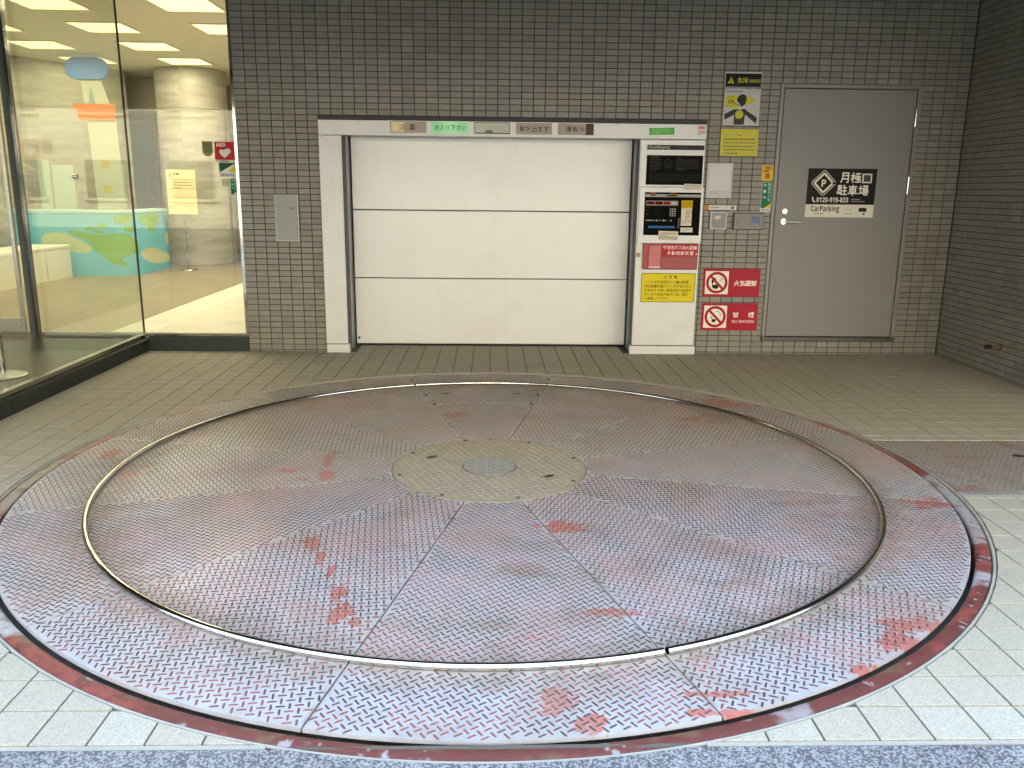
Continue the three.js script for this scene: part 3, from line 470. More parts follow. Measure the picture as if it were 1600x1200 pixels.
// ================= stroke lettering for the Japanese signs: polylines on a 16-unit square =================
const WATER = [[2, 1, 4, 3], [1, 5, 3, 7], [1, 14, 4, 9]], WALK = [[2, 1, 4, 3], [1, 6, 4, 6, 3, 11], [1, 14, 4, 12, 7, 14, 15, 14.5]], MANL = [[4, 1, 1, 7], [3, 5, 3, 15]], GO = [[5, 1, 1, 5], [5, 5, 1, 9], [3.5, 8, 3.5, 15]], HILL = [[2, 1, 2, 15], [2, 1, 6, 1, 4, 5, 6, 8, 4, 10]];
const G = {
  月: [[4, 1, 4, 9, 2, 15], [4, 1, 13, 1, 13, 15, 11, 15], [4, 5, 13, 5], [4, 10, 13, 10]],
  極: [[0.5, 5, 6.5, 5], [3.5, 1, 3.5, 15], [3.5, 6, 1, 11], [3.5, 6, 6, 9], [8, 2, 15, 2], [11.5, 2, 10, 6], [8, 6, 11, 6, 11, 12], [8, 6, 8, 10, 10.5, 10], [12, 6, 15, 6, 12.5, 12], [12.5, 7, 15.5, 12], [7.5, 14.5, 15.5, 14.5]],
  駐: [[2, 1, 2, 8, 7, 8, 7, 14, 6, 14], [2, 1, 7, 1], [2, 3.2, 6.5, 3.2], [2, 5.5, 6.5, 5.5], [4.5, 1, 4.5, 8], [1, 10, 1, 13], [3, 11, 3, 13], [5, 11, 5, 13], [11, 0.5, 12, 2], [9, 4, 15, 4], [9, 9, 15, 9], [8, 14.5, 15.5, 14.5], [12, 4, 12, 14]],
  車: [[2, 2.5, 14, 2.5], [3.5, 4.8, 12.5, 4.8, 12.5, 10.5, 3.5, 10.5, 3.5, 4.8], [3.5, 7.6, 12.5, 7.6], [1, 12.8, 15, 12.8], [8, 0.5, 8, 15.5]],
  場: [[0.5, 5, 6, 5], [3.2, 1, 3.2, 12], [0.5, 13, 6, 11.5], [8, 1, 14, 1, 14, 6, 8, 6, 8, 1], [8, 3.5, 14, 3.5], [6.5, 8, 15.5, 8], [9, 8, 7, 12], [9, 10, 15, 10, 14, 15, 12, 15], [11, 10, 8, 14], [13, 10, 10, 15]],
  火: [[8, 1, 8, 6, 5, 11, 1.5, 15], [8, 7, 11, 12, 15, 15], [3, 5, 4, 9], [13, 4, 11, 8]],
  気: [[4, 1, 2, 5], [4, 3, 13, 3], [4, 5.5, 12, 5.5], [3, 8, 12, 8, 13, 13, 15, 14, 15, 11], [4, 10, 10, 15], [10, 10, 4, 15]],
  厳: [[4, 1, 5, 3], [8, 0, 8, 3], [13, 1, 11, 3], [2, 4, 15, 4], [2, 4, 2, 10, 1, 15], [4, 7, 9, 7], [5, 7, 5, 14], [8, 7, 8, 15], [5, 9.5, 8, 9.5], [5, 12, 8, 12], [4, 14, 9, 13], [11, 6, 10, 9], [10, 8, 15, 8], [13, 8, 10, 15], [10.5, 10, 15, 15]],
  禁: [[1, 3, 7, 3], [4, 1, 4, 8], [4, 4, 1, 7], [4, 4, 7, 7], [9, 3, 15, 3], [12, 1, 12, 8], [12, 4, 9, 7], [12, 4, 15, 7], [4, 9, 12, 9], [2, 11, 14, 11], [8, 11, 8, 15], [5, 12.5, 3, 15], [11, 12.5, 13, 15]],
  煙: [[4, 1, 4, 7, 1, 14], [4, 8, 6, 13], [1, 4, 2, 7], [6, 3, 5, 6], [8, 1.5, 15, 1.5], [8, 4, 15, 4, 15, 7, 8, 7, 8, 4], [10.5, 1.5, 10.5, 7], [12.5, 1.5, 12.5, 7], [8, 10.5, 15, 10.5], [11.5, 8, 11.5, 14], [7, 14, 15, 14]],
  お: [[2, 4, 9, 4], [5, 1, 5, 12, 4, 13, 2, 12, 3, 10, 8, 8, 12, 8, 13, 11, 11, 14, 8, 14], [11, 2, 14, 5]], 入: [[5, 1, 8, 2, 9, 6, 14, 14], [8.5, 5, 6, 10, 2, 14]], り: [[5, 2, 4.5, 6, 5.5, 9], [10.5, 2, 11, 8, 9, 12, 6, 15]], 下: [[1, 2, 15, 2], [8, 2, 8, 15], [9, 5, 13, 8]],
  さ: [[2, 4, 13, 4], [6, 1, 11, 10], [11, 9, 6, 9, 3, 12, 6, 14, 11, 14]], い: [[4, 3, 3.5, 8, 5, 13, 7, 11], [11, 4, 13, 10]], が: [[1, 5, 9, 5, 8, 13, 6, 14], [5, 1, 4, 8, 2, 13], [10, 5, 12, 10], [11, 1, 12, 3], [13, 0, 14, 2]], 出: [[8, 1, 8, 14], [3, 3, 3, 7, 13, 7, 13, 3], [2, 9, 2, 14, 14, 14, 14, 9]],
  ま: [[3, 3, 13, 3], [3, 6, 13, 6], [8, 1, 8, 12, 6, 14, 3, 13, 5, 11, 9, 11, 13, 14]], す: [[1, 4, 15, 4], [9, 1, 9, 8, 7, 10, 5, 8, 7, 6, 9, 8, 8, 13, 5, 15]],
  運: [...WALK, [6, 3, 6, 1, 15, 1, 15, 3], [6, 4, 15, 4], [7, 5.5, 14, 5.5, 14, 9, 7, 9, 7, 5.5], [7, 7.2, 14, 7.2], [6, 11, 15, 11], [10.5, 2, 10.5, 13]],
  転: [[1, 3, 8, 3], [2, 5, 7, 5, 7, 10, 2, 10, 2, 5], [2, 7.5, 7, 7.5], [1, 12, 8, 12], [4.5, 1, 4.5, 15], [9, 3, 15, 3], [8.5, 7, 15.5, 7], [12, 7, 9.5, 14, 15, 13], [13, 10, 15, 14]], 中: [[2, 4, 14, 4, 14, 10, 2, 10, 2, 4], [8, 1, 8, 15]],
  満: [...WATER, [5, 3, 15, 3], [8, 1, 8, 6, 13, 6], [12, 1, 12, 6], [6, 15, 6, 8, 15, 8, 15, 15], [10.5, 6, 10.5, 13], [8, 10, 8, 13, 13, 13, 13, 10]],
  危: [[6, 1, 2, 5], [5, 2, 10, 2, 9, 5], [2, 5, 14, 5], [3, 5, 3, 10, 1, 15], [6, 8, 12, 8, 12, 11, 10, 11], [6, 8, 6, 14, 14, 14, 14, 12]], 険: [...HILL, [11, 1, 7, 5], [11, 1, 15, 5], [9, 6, 13, 6], [8, 8, 14, 8, 14, 11, 8, 11, 8, 8], [11, 6, 11, 11, 7, 15], [11, 11, 15, 15]],
  注: [...WATER, [10, 1, 11, 3], [6, 5, 15, 5], [7, 9, 14, 9], [5, 14, 15, 14], [10.5, 5, 10.5, 14]], 意: [[8, 0, 8, 2], [3, 2, 13, 2], [5, 3, 6, 5], [11, 3, 10, 5], [1, 5, 15, 5], [4, 7, 12, 7, 12, 11, 4, 11, 4, 7], [4, 9, 12, 9], [3, 12, 2, 15], [5, 12, 6, 15, 11, 15, 12, 13], [9, 12, 10, 13], [13, 12, 14, 14]],
  不: [[1, 2, 15, 2], [9, 2, 1, 9], [8, 5, 8, 15], [9, 6, 14, 10]], 活: [...WATER, [13, 1, 6, 3], [5, 6, 15, 6], [10, 2, 10, 9], [7, 9, 14, 9, 14, 14, 7, 14, 7, 9]], 性: [[4, 1, 4, 15], [2, 4, 1, 7], [6, 3, 7, 5], [9, 2, 8, 6], [8, 5, 15, 5], [8, 9, 14, 9], [7, 14, 15, 14], [11.5, 1, 11.5, 14]],
  ガ: [[2, 5, 11, 5, 10, 14, 8, 13], [6, 1, 5, 9, 2, 14], [12, 1, 13, 3], [14, 0, 15, 2]], ス: [[3, 3, 12, 3, 8, 10, 2, 14], [9, 9, 14, 14]], 消: [...WATER, [10, 1, 10, 5], [6, 2, 7, 4], [14, 2, 13, 4], [7, 15, 7, 6, 14, 6, 14, 15], [7, 9, 14, 9], [7, 12, 14, 12]],
  設: [[2, 1, 6, 1], [1, 4, 7, 4], [2, 7, 6, 7], [2, 9, 6, 9], [2, 11, 6, 11, 6, 15, 2, 15, 2, 11], [9, 1, 9, 4, 8, 6], [9, 1, 13, 1, 13, 5, 15, 5], [8, 8, 14, 8, 12, 12, 7, 15], [9, 9, 15, 15]], 備: [...MANL, [5, 3, 15, 3], [8, 1, 8, 5], [12, 1, 12, 5], [6, 6, 15, 6], [6, 6, 6, 11, 5, 15], [8, 15, 8, 8, 14, 8, 14, 15], [8, 10.5, 14, 10.5], [8, 13, 14, 13], [11, 8, 11, 15]],
  手: [[12, 1, 4, 3], [3, 6, 13, 6], [1, 10, 15, 10], [8, 2, 8, 14, 6, 14]], 動: [[7, 1, 2, 2], [1, 4, 8, 4], [2, 6, 7, 6, 7, 10, 2, 10, 2, 6], [2, 8, 7, 8], [2, 12, 7, 12], [1, 15, 8, 14], [4.5, 2, 4.5, 14], [9, 5, 14, 5, 14, 14, 12, 14], [11, 1, 11, 8, 8, 15]], 起: [[2, 3, 7, 3], [4.5, 1, 4.5, 14], [1, 6, 8, 6], [4.5, 10, 7, 10], [2, 8, 2, 12, 5, 14, 15, 14.5], [9, 2, 14, 2, 14, 6, 9, 6, 9, 11, 14, 11, 14, 9]],
  装: [[1, 2, 3, 4], [4, 1, 4, 8], [1, 7, 4, 6], [7, 3, 14, 3], [10.5, 1, 10.5, 6], [8, 6, 13, 6], [1, 9, 15, 9], [8, 8, 3, 13], [5, 11, 5, 15, 8, 14], [8, 10, 14, 15]], 置: [[2, 1, 14, 1, 14, 4, 2, 4, 2, 1], [6, 1, 6, 4], [10, 1, 10, 4], [3, 6, 14, 6], [5, 8, 13, 8, 13, 13, 5, 13, 5, 8], [5, 10.5, 13, 10.5], [3, 8, 3, 15, 14, 15], [8, 5, 8, 8]],
  防: [...HILL, [11, 1, 11, 4], [7, 4, 15, 4], [10, 4, 9, 10, 7, 15], [10, 8, 14, 8, 13, 14, 11, 14]], 犯: [[6, 1, 1, 5], [3, 2, 6, 8, 5, 15, 3, 14], [5, 6, 1, 11], [9, 2, 14, 2, 14, 8, 12, 8], [9, 2, 9, 14, 15, 14, 15, 11]], カ: [[2, 5, 13, 5, 12, 14, 10, 13], [7, 1, 6, 9, 2, 14]], メ: [[12, 1, 9, 8, 2, 14], [4, 5, 12, 12]], ラ: [[4, 2, 12, 2], [2, 6, 13, 6, 11, 11, 6, 15]], 作: [...MANL, [8, 1, 6, 6], [7, 4, 15, 4], [10, 4, 10, 15], [10, 8, 14, 8], [10, 11, 14, 11]],
  こ: [[3, 3, 12, 3], [3, 12, 5, 14, 13, 13]], に: [[3, 2, 2, 9, 3, 14], [7, 4, 13, 4], [7, 11, 9, 13, 14, 13]], は: [[3, 2, 2, 9, 3, 14], [6, 5, 14, 5], [10, 1, 10, 11, 8, 14, 6, 12, 9, 10, 14, 14]], 二: [[3, 4, 13, 4], [1, 13, 15, 13]], 酸: [[1, 2, 8, 2], [1, 5, 8, 5, 8, 15, 1, 15, 1, 5], [3.5, 2, 3.5, 8], [5.5, 2, 5.5, 8], [1, 11, 8, 11], [11, 1, 9, 5, 15, 5], [12, 6, 9, 15], [10, 9, 14, 9, 9, 15], [10, 10, 15, 15]], 化: [[5, 1, 1, 8], [3, 5, 3, 15], [9, 1, 9, 13, 15, 13, 15, 10], [14, 4, 9, 8]],
  炭: [[3, 1, 3, 4, 13, 4, 13, 1], [8, 0, 8, 4], [2, 6, 14, 6], [4, 6, 1, 14], [9, 8, 9, 10, 5, 15], [9, 10, 14, 15], [6, 9, 7, 11], [13, 9, 11, 11]], 素: [[3, 2, 13, 2], [3, 4, 13, 4], [1, 6.5, 15, 6.5], [8, 0, 8, 6], [8, 7, 4, 10, 10, 10, 5, 12, 13, 12], [8, 12, 8, 15], [5, 13, 3, 15], [11, 13, 13, 15]], を: [[3, 3, 12, 3], [7, 1, 3, 9, 7, 7, 9, 10], [13, 6, 6, 10, 6, 14, 13, 14]], け: [[3, 2, 2, 9, 3, 14], [7, 5, 14, 5], [11, 1, 11, 10, 8, 15]], て: [[2, 3, 13, 3, 7, 6, 6, 11, 11, 14]], る: [[4, 2, 12, 2, 4, 9, 9, 7, 13, 10, 10, 14, 6, 14, 6, 11, 9, 12]],
  放: [[4, 1, 4, 4], [1, 4, 8, 4], [4, 4, 3, 10, 1, 15], [4, 8, 7, 8, 6, 15], [11, 1, 9, 7], [10, 5, 15, 5], [13, 5, 11, 11, 8, 15], [10, 8, 15, 15]], 前: [[4, 1, 5, 3], [12, 1, 10, 3], [1, 4, 15, 4], [3, 15, 3, 7, 8, 7, 8, 15], [3, 9.5, 8, 9.5], [3, 12, 8, 12], [11, 7, 11, 12], [14, 6, 14, 15]], 退: [...WALK, [7, 12, 7, 1, 13, 1, 13, 7, 7, 7], [7, 4, 13, 4], [9, 8, 14, 12]], 指: [[1, 5, 6, 5], [4, 1, 4, 14], [1, 10, 6, 8], [9, 1, 9, 5, 14, 5], [13, 2, 9, 4], [8, 8, 14, 8, 14, 15, 8, 15, 8, 8], [8, 11, 14, 11]], 令: [[8, 1, 1, 7], [8, 1, 15, 7], [5, 6, 11, 6], [3, 9, 13, 9, 10, 13], [8, 9, 8, 15]],
  の: [[8, 3, 7, 11, 4, 13, 2, 9, 6, 4, 11, 3, 14, 8, 11, 14]], 送: [...WALK, [8, 1, 9, 3], [13, 1, 12, 3], [7, 4, 14, 4], [6, 7, 15, 7], [10.5, 4, 10, 8, 7, 12], [11, 8, 14, 12]], 行: [...GO, [8, 2, 14, 2], [7, 6, 15, 6], [12, 6, 12, 15, 10, 15]], 示: [[4, 2, 12, 2], [1, 6, 15, 6], [8, 6, 8, 15, 6, 15], [4, 9, 1, 13], [12, 9, 15, 13]], 従: [...GO, [8, 1, 9, 3], [14, 1, 12, 3], [7, 4, 15, 4], [11, 4, 11, 14], [11, 9, 15, 9], [8, 8, 7, 15], [8, 11, 15, 15]], 室: [[8, 0, 8, 2], [2, 5, 2, 2, 14, 2, 14, 5], [4, 6, 12, 6], [8, 6, 5, 9, 11, 9], [3, 12, 13, 12], [1, 15, 15, 15], [8, 9, 8, 15]], 外: [[4, 1, 1, 8], [3, 4, 8, 4, 6, 10, 1, 15], [3, 7, 6, 9], [11, 1, 11, 15], [11, 7, 15, 10]], へ: [[1, 10, 6, 5, 15, 12]], し: [[4, 2, 4, 11, 7, 14, 13, 11]],
};
G['避'] = G['退'];
function text(g, str, x, y, size, col, weight = 0.09, adv = 1, squeeze = 1) {       // x, y: top left of the first character; strokes for Japanese, the font for the rest
  g.strokeStyle = g.fillStyle = col; g.lineWidth = size * weight; g.lineJoin = g.lineCap = 'round';
  for (const ch of str) {
    if (G[ch]) { for (const s of G[ch]) { g.beginPath(); for (let i = 0; i < s.length; i += 2) g[i ? 'lineTo' : 'moveTo'](x + s[i] / 16 * size * squeeze, y + s[i + 1] / 16 * size); g.stroke(); } x += size * adv * squeeze; }
    else { g.font = 'bold ' + size + 'px sans-serif'; g.textBaseline = 'alphabetic'; g.fillText(ch, x, y + size * 0.86); x += ch === ' ' ? size * 0.4 : g.measureText(ch).width * adv; }
  }
  return x;
}
const latin = (g, str, x, y, size, col, weight = 'bold', w) => { g.font = weight + ' ' + size + 'px sans-serif'; g.fillStyle = col; g.textBaseline = 'alphabetic'; w ? g.fillText(str, x, y, w) : g.fillText(str, x, y); };
const fill = (g, c, x, y, w, h) => { g.fillStyle = c; g.fillRect(x, y, w, h); };
function rules(g, c, x, y, w, n, gap, th) { let k = 1; for (let i = 0; i < n; i++) { let a = x; while (a < x + w * (i === n - 1 ? 0.45 : 1)) { k = (k * 16807) % 2147483647; const l = th * (0.8 + (k % 100) / 60); fill(g, c, a, y + i * gap, l, th); a += l + th * 0.7; } } }   // rows of print too small to read
// a printed plate or sheet standing proud of what carries it
function printed(name, parent, x0, x1, y0, y1, z, depth, draw, ppm = 700, rough = 0.45, extra = {}) {
  const w = x1 - x0, h = y1 - y0, t = canvasTex(Math.round(w * ppm), Math.round(h * ppm), draw);
  const g = new THREE.BoxGeometry(w, h, depth); g.translate((x0 + x1) / 2, (y0 + y1) / 2, z + depth / 2);
  return mesh(name, g, new THREE.MeshPhysicalMaterial({ map: t, roughness: rough, specularIntensity: 0.35, ...extra }), parent);
}
function sign(name, label, cat, x0, x1, y0, y1, z, depth, draw, ppm, rough, group, tilt = 0) {
  const o = printed(name, scene, x0, x1, y0, y1, z, depth, draw, ppm, rough); const cx = (x0 + x1) / 2, cy = (y0 + y1) / 2;
  o.geometry.translate(-cx, -cy, 0); o.position.set(cx, cy, 0); o.rotation.z = tilt; return tag(o, label, cat, group);
}

// ================= the car lift entrance =================
const FZ = 0.034;                                                       // front of the white surround
{
  const f = thing('lift_entrance_frame', 'white metal surround of the car lift shutter with five small indicator windows', 'door frame', [2.14, 0, 0]), o = 2.14;
  box('jamb', f, M.whiteMetal, MX0 - o + 0.002, 0.882 - o, 0.078, 1.852, -0.02, FZ, 0.004);
  box('lintel', f, M.whiteMetal, MX0 - o + 0.002, MX1 - o - 0.002, 1.855, 1.978, -0.02, FZ, 0.004);
  box('flashing', f, M.darkTrim, MX0 - o + 0.001, MX1 - o + 0.004, 1.981, MY1, -0.02, FZ - 0.004, 0.002).userData.label = 'dark grey strip along the top';
  box('plinth', f, M.whiteMetal, 0.697 - o, 0.898 - o, 0.001, 0.075, -0.02, FZ + 0.022, 0.005);
  box('jamb_reveal', f, M.jambDark, 0.870 - o, 0.888 - o, 0.0, 1.853, -0.14, FZ - 0.012);
  box('jamb_reveal', f, M.jambDark, 3.402 - o, 3.416 - o, 0.0, 1.853, -0.14, FZ - 0.012);
  box('guide_rail', f, M.guide, 0.80 - o, 0.893 - o, 0.0, 1.96, -0.36, -0.141);
  box('guide_rail', f, M.guide, 3.404 - o, 3.50 - o, 0.0, 1.96, -0.36, -0.141);
  box('head_reveal', f, M.guide, 0.86 - o, 3.44 - o, 1.858, 1.97, -0.36, -0.021);
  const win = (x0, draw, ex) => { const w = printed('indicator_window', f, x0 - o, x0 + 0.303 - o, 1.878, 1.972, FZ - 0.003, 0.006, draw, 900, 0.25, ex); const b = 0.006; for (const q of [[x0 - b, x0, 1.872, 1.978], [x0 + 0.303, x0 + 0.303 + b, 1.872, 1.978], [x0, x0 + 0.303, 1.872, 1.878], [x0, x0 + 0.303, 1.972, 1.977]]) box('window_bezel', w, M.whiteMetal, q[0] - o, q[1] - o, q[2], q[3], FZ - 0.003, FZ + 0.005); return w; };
  win(1.294, (g, w, h) => { fill(g, '#a89a88', 0, 0, w, h); fill(g, '#e8d3a8', 8, 6, w * 0.36, h - 14); text(g, '満', w * 0.24, h * 0.22, h * 0.6, '#a08660', 0.08); text(g, '車', w * 0.52, h * 0.2, h * 0.6, '#3c3630', 0.1); });  // pale left area and faint first character paint in a reflection
  const lit = canvasTex(280, 86, (g, w, h) => { fill(g, '#6fae7c', 0, 0, w, h); fill(g, '#9cc98a', w * 0.3, 0, w * 0.42, h); text(g, 'お入り下さい', 18, 22, 42, '#14301c', 0.10, 0.98); });
  win(1.643, (g, w, h) => { fill(g, '#7db286', 0, 0, w, h); text(g, 'お入り下さい', 18, 22, 42, '#1c3a24', 0.10, 0.98); }, { emissive: lin(1, 1, 1), emissiveMap: lit, emissiveIntensity: 0.10 }).userData.label = 'lit green indicator window';
  win(1.997, (g, w, h) => { fill(g, '#5f5c52', 0, 0, w, h); fill(g, '#b9bfae', 5, 5, w - 10, h - 10); g.fillStyle = '#7d766c'; g.beginPath(); g.ellipse(w * 0.42, h - 7, 34, 24, 0, Math.PI, 0); g.fill(); fill(g, '#5a3028', 6, h - 9, w - 12, 3); });
  win(2.350, (g, w, h) => { fill(g, '#a5998a', 0, 0, w, h); text(g, '車が出ます', 22, 22, 44, '#3a342e', 0.09, 1.06); });
  win(2.702, (g, w, h) => { fill(g, '#a5988a', 0, 0, w, h); fill(g, '#4a141a', w * 0.78, 0, w * 0.22, h); text(g, '運転中', 62, 22, 42, '#4a4038', 0.09, 1.2); });  // dark red end is a reflection drawn as flat colour
  for (const [x, y] of [[0.72, 1.84], [0.86, 1.84], [1.05, 1.965], [3.2, 1.965]]) mesh('screw', new THREE.CylinderGeometry(0.004, 0.004, 0.003, 8).rotateX(Math.PI / 2), M.steelDull, f, [x - o, y, FZ + 0.001]);
}
{
  const s = thing('lift_shutter', 'wide white shutter of three smooth metal panels, closed', 'shutter', [2.14, 0, -0.3]);
  for (const [y0, y1] of [[0.022, 0.6245], [0.631, 1.2325], [1.239, 1.95]]) box('shutter_panel', s, M.shutter, 0.905 - 2.14, 3.393 - 2.14, y0, y1, -0.05, rr(-0.002, 0.001), 0.006);
  box('backing', s, M.jambDark, 0.90 - 2.14, 3.40 - 2.14, 0.01, 1.95, -0.07, -0.0505);
  box('bottom_seal', s, M.rubber, 0.91 - 2.14, 3.39 - 2.14, 0.001, 0.0215, -0.045, -0.012);
  mesh('handle_recess', new THREE.CylinderGeometry(0.012, 0.012, 0.004, 16).rotateX(Math.PI / 2), M.steelDull, s, [0.93 - 2.14, 0.075, 0.002]);
}
{
  const c = thing('control_column', 'white metal control column right of the shutter with instruction board and keypad panel', 'control panel', [3.685, 0, 0]), o = 3.685, x0 = 3.405, x1 = MX1 - 0.003;
  box('body', c, M.whiteMetal, x0 - o, x1 - o, 0.079, 1.852, -0.02, FZ - 0.006, 0.003);
  box('upper_cover', c, M.whiteMetal, x0 + 0.004 - o, x1 - 0.004 - o, 1.462, 1.848, FZ - 0.0055, FZ + 0.006, 0.004);
  box('lower_cover', c, M.whiteMetal, x0 + 0.004 - o, x1 - 0.004 - o, 0.082, 0.975, FZ - 0.0055, FZ + 0.002, 0.003);
  const d = box('keypad_door', c, M.whiteMetal, x0 + 0.012 - o, x1 + 0.004 - o, 0.982, 1.456, FZ - 0.0055, FZ + 0.012, 0.004);
  box('plinth', c, M.whiteMetal, 3.384 - o, 3.972 - o, 0.001, 0.076, -0.02, FZ + 0.022, 0.005);
  printed('nameplate', c, 3.466 - o, 3.953 - o, 1.767, 1.806, FZ + 0.006, 0.003, (g, w, h) => { fill(g, '#151312', 0, 0, w, h); latin(g, 'ShinMaywa', 8, h * 0.78, h * 0.86, '#b8b3a8', 'bold', w * 0.46); rules(g, '#4a463f', w * 0.54, h * 0.5, w * 0.42, 1, 10, 5); }, 1000, 0.35);
  printed('instruction_board', c, 3.465 - o, 3.947 - o, 1.477, 1.722, FZ + 0.006, 0.003, (g, w, h) => {
    fill(g, '#15140f', 0, 0, w, h); rules(g, '#6d6430', 30, 14, w * 0.3, 1, 10, 7); rules(g, '#6d6430', w * 0.55, 14, w * 0.12, 1, 10, 7);
    rules(g, '#55524a', 28, 34, w * 0.2, 7, 15, 5); rules(g, '#55524a', w * 0.52, 34, w * 0.4, 7, 14, 5); rules(g, '#3f3d37', 28, 150, w * 0.9, 6, 14, 4);
    g.strokeStyle = '#39413a'; g.lineWidth = 7; g.beginPath(); g.arc(w * 0.38, 70, 34, 0, 7); g.stroke(); g.beginPath(); g.arc(w * 0.38, 78, 14, 0, 7); g.stroke();
  }, 1000, 0.6, { specularIntensity: 0.1 });
  const k = printed('keypad_panel', d, 3.462 - o, 3.947 - o, 1.052, 1.415, FZ + 0.012, 0.003, (g, w, h) => {
    fill(g, '#0c0b0a', 0, 0, w, h); fill(g, '#a7a89c', 4, 16, w - 8, 24); fill(g, '#17110c', w * 0.39, 24, w * 0.2, 9); fill(g, '#8a5530', w * 0.1, 0, w * 0.09, 32); fill(g, '#7d4b2a', w * 0.46, 0, w * 0.09, 36);
    fill(g, '#8f8d88', 12, 70, 280, 42); for (const [a, b, c2] of [[18, 66, '#5a0d17'], [92, 66, '#4c0c14'], [166, 56, '#9a1020']]) fill(g, c2, a, 78, b, 24); fill(g, '#c6c4be', 232, 78, 44, 24);
    for (let i = 0; i < 3; i++) { rules(g, '#5c5a55', 18, 126 + i * 26, 52, 1, 10, 6); rules(g, '#3a3834', 78, 132 + i * 26, 130, 1, 10, 4); }
    for (let r = 0; r < 4; r++) for (let q = 0; q < 3; q++) fill(g, '#a09d94', 222 + q * 19, 134 + r * 18, 13, 13);
    ['#b6cf3a', '#d8d6cc', '#cfcdc2', '#4fae7c', '#e6e4dc', '#8d8c86', '#7a8450', '#e8e6de', '#8c6f84', '#4a2a30', '#9ab8bc'].forEach((q, i) => fill(g, q, 20 + i * 21, 232, 12, 10));
    fill(g, '#3d6ea8', 40, 284, 232, 18); fill(g, '#6c655c', 298, 214, 12, 88);
    fill(g, '#d0a91c', 320, 66, 98, 70); rules(g, '#7a5f10', 328, 76, 82, 4, 14, 6); fill(g, '#d9d2c0', 322, 134, 92, 146); rules(g, '#b84a3a', 360, 150, 40, 5, 16, 8); rules(g, '#6a655c', 330, 232, 76, 3, 15, 5); fill(g, '#d8d4c6', 322, 296, 106, 40); rules(g, '#8c877c', 330, 310, 88, 2, 14, 4);
  }, 1000, 0.6, { specularIntensity: 0.1 }); k.userData.label = 'black keypad panel with red displays';
  box('lock', c, mat([0.32, 0.22, 0.10], 0.5, 0.6), 3.414 - o, 3.446 - o, 0.862, 0.90, FZ + 0.002, FZ + 0.02, 0.004);
  const rb = box('release_box', c, mat([0.34, 0.022, 0.024], 0.38), 3.466 - o, 3.946 - o, 0.757, 0.983, FZ + 0.0021, FZ + 0.03, 0.005); rb.userData.label = 'red manual release box';
  printed('release_text', rb, 3.63 - o, 3.942 - o, 0.872, 0.979, FZ + 0.030, 0.002, (g, w, h) => { fill(g, '#b02a34', 0, 0, w, h); text(g, '不活性ガス消火設備', 6, 14, 34, '#f3e6da', 0.1, 0.97); text(g, '手動起動装置', 44, 60, 36, '#f3e6da', 0.1, 1.1); fill(g, '#f3e6da', 296, 78, 10, 14); }, 1000);
  box('release_door', rb, mat([0.30, 0.018, 0.02], 0.3), 3.632 - o, 3.938 - o, 0.765, 0.866, FZ + 0.030, FZ + 0.034, 0.002);
  box('clear_cover', rb, mat([0.52, 0.12, 0.12], 0.18), 3.51 - o, 3.622 - o, 0.770, 0.968, FZ + 0.030, FZ + 0.046, 0.01);
  box('cover_lip', rb, mat([0.70, 0.55, 0.50], 0.3), 3.515 - o, 3.618 - o, 0.772, 0.786, FZ + 0.044, FZ + 0.050, 0.003);
}
sign('caution_plate', 'yellow caution plate with black text below the red release box', 'sign', 3.466, 3.944, 0.468, 0.725, FZ + 0.003, 0.004, (g, w, h) => {
  fill(g, '#8f7d10', 0, 0, w, h); fill(g, '#d9c61c', 7, 7, w - 14, h - 14); g.strokeStyle = '#4c4108'; g.lineWidth = 3; g.beginPath(); g.moveTo(198, 44); g.lineTo(212, 20); g.lineTo(226, 44); g.closePath(); g.stroke(); text(g, '注意', 244, 20, 26, '#3a3208', 0.1, 1.7);
  ['ここには不活性ガス二酸化炭素', '消火設備を設けています消火ガス', 'を放出する前に退避指令の放送を', '行います放送の指示に従い室外', 'へ退避して下さい'].forEach((s, i) => text(g, s, 30, 66 + i * 36, 27, '#3a3208', 0.09, 1.03));
}, 1000, 0.4);
sign('green_sticker', 'small green sticker on the white beam above the control column', 'sticker', 3.476, 3.69, 1.888, 1.946, FZ, 0.001, (g, w, h) => { fill(g, '#5cb44a', 0, 0, w, h); rules(g, '#9fd08c', 14, 10, w * 0.75, 3, 13, 6); }, 800, 0.5, undefined, 0.03);
sign('pink_sticker', 'small pink and white sticker at the right end of the white beam', 'sticker', 3.887, 3.955, 1.885, 1.972, FZ, 0.001, (g, w, h) => { fill(g, '#d8d3ca', 0, 0, w, h); fill(g, '#d9897f', 6, 8, w - 12, 20); rules(g, '#b06a74', 8, 40, w - 16, 3, 9, 5); }, 800, 0.5);
sign('paper_slip', 'pale paper slip stuck across the corner of the black instruction board', 'notice', 3.795, 3.944, 1.435, 1.487, FZ + 0.0135, 0.001, (g, w, h) => { fill(g, '#d3c8b8', 0, 0, w, h); rules(g, '#a5927f', 8, 8, w - 16, 3, 11, 4); }, 800, 0.7, undefined, -0.02);
sign('folded_paper_slip', 'cream paper slip taped under the black keypad panel', 'notice', 3.595, 3.765, 1.012, 1.088, FZ + 0.0155, 0.001, (g, w, h) => { fill(g, '#d6cdb8', 0, 0, w, h); rules(g, '#8c7c68', 14, 12, w - 30, 2, 14, 6); fill(g, '#b8b0a0', 0, h * 0.6, w, h * 0.4); }, 800, 0.7, undefined, -0.02);

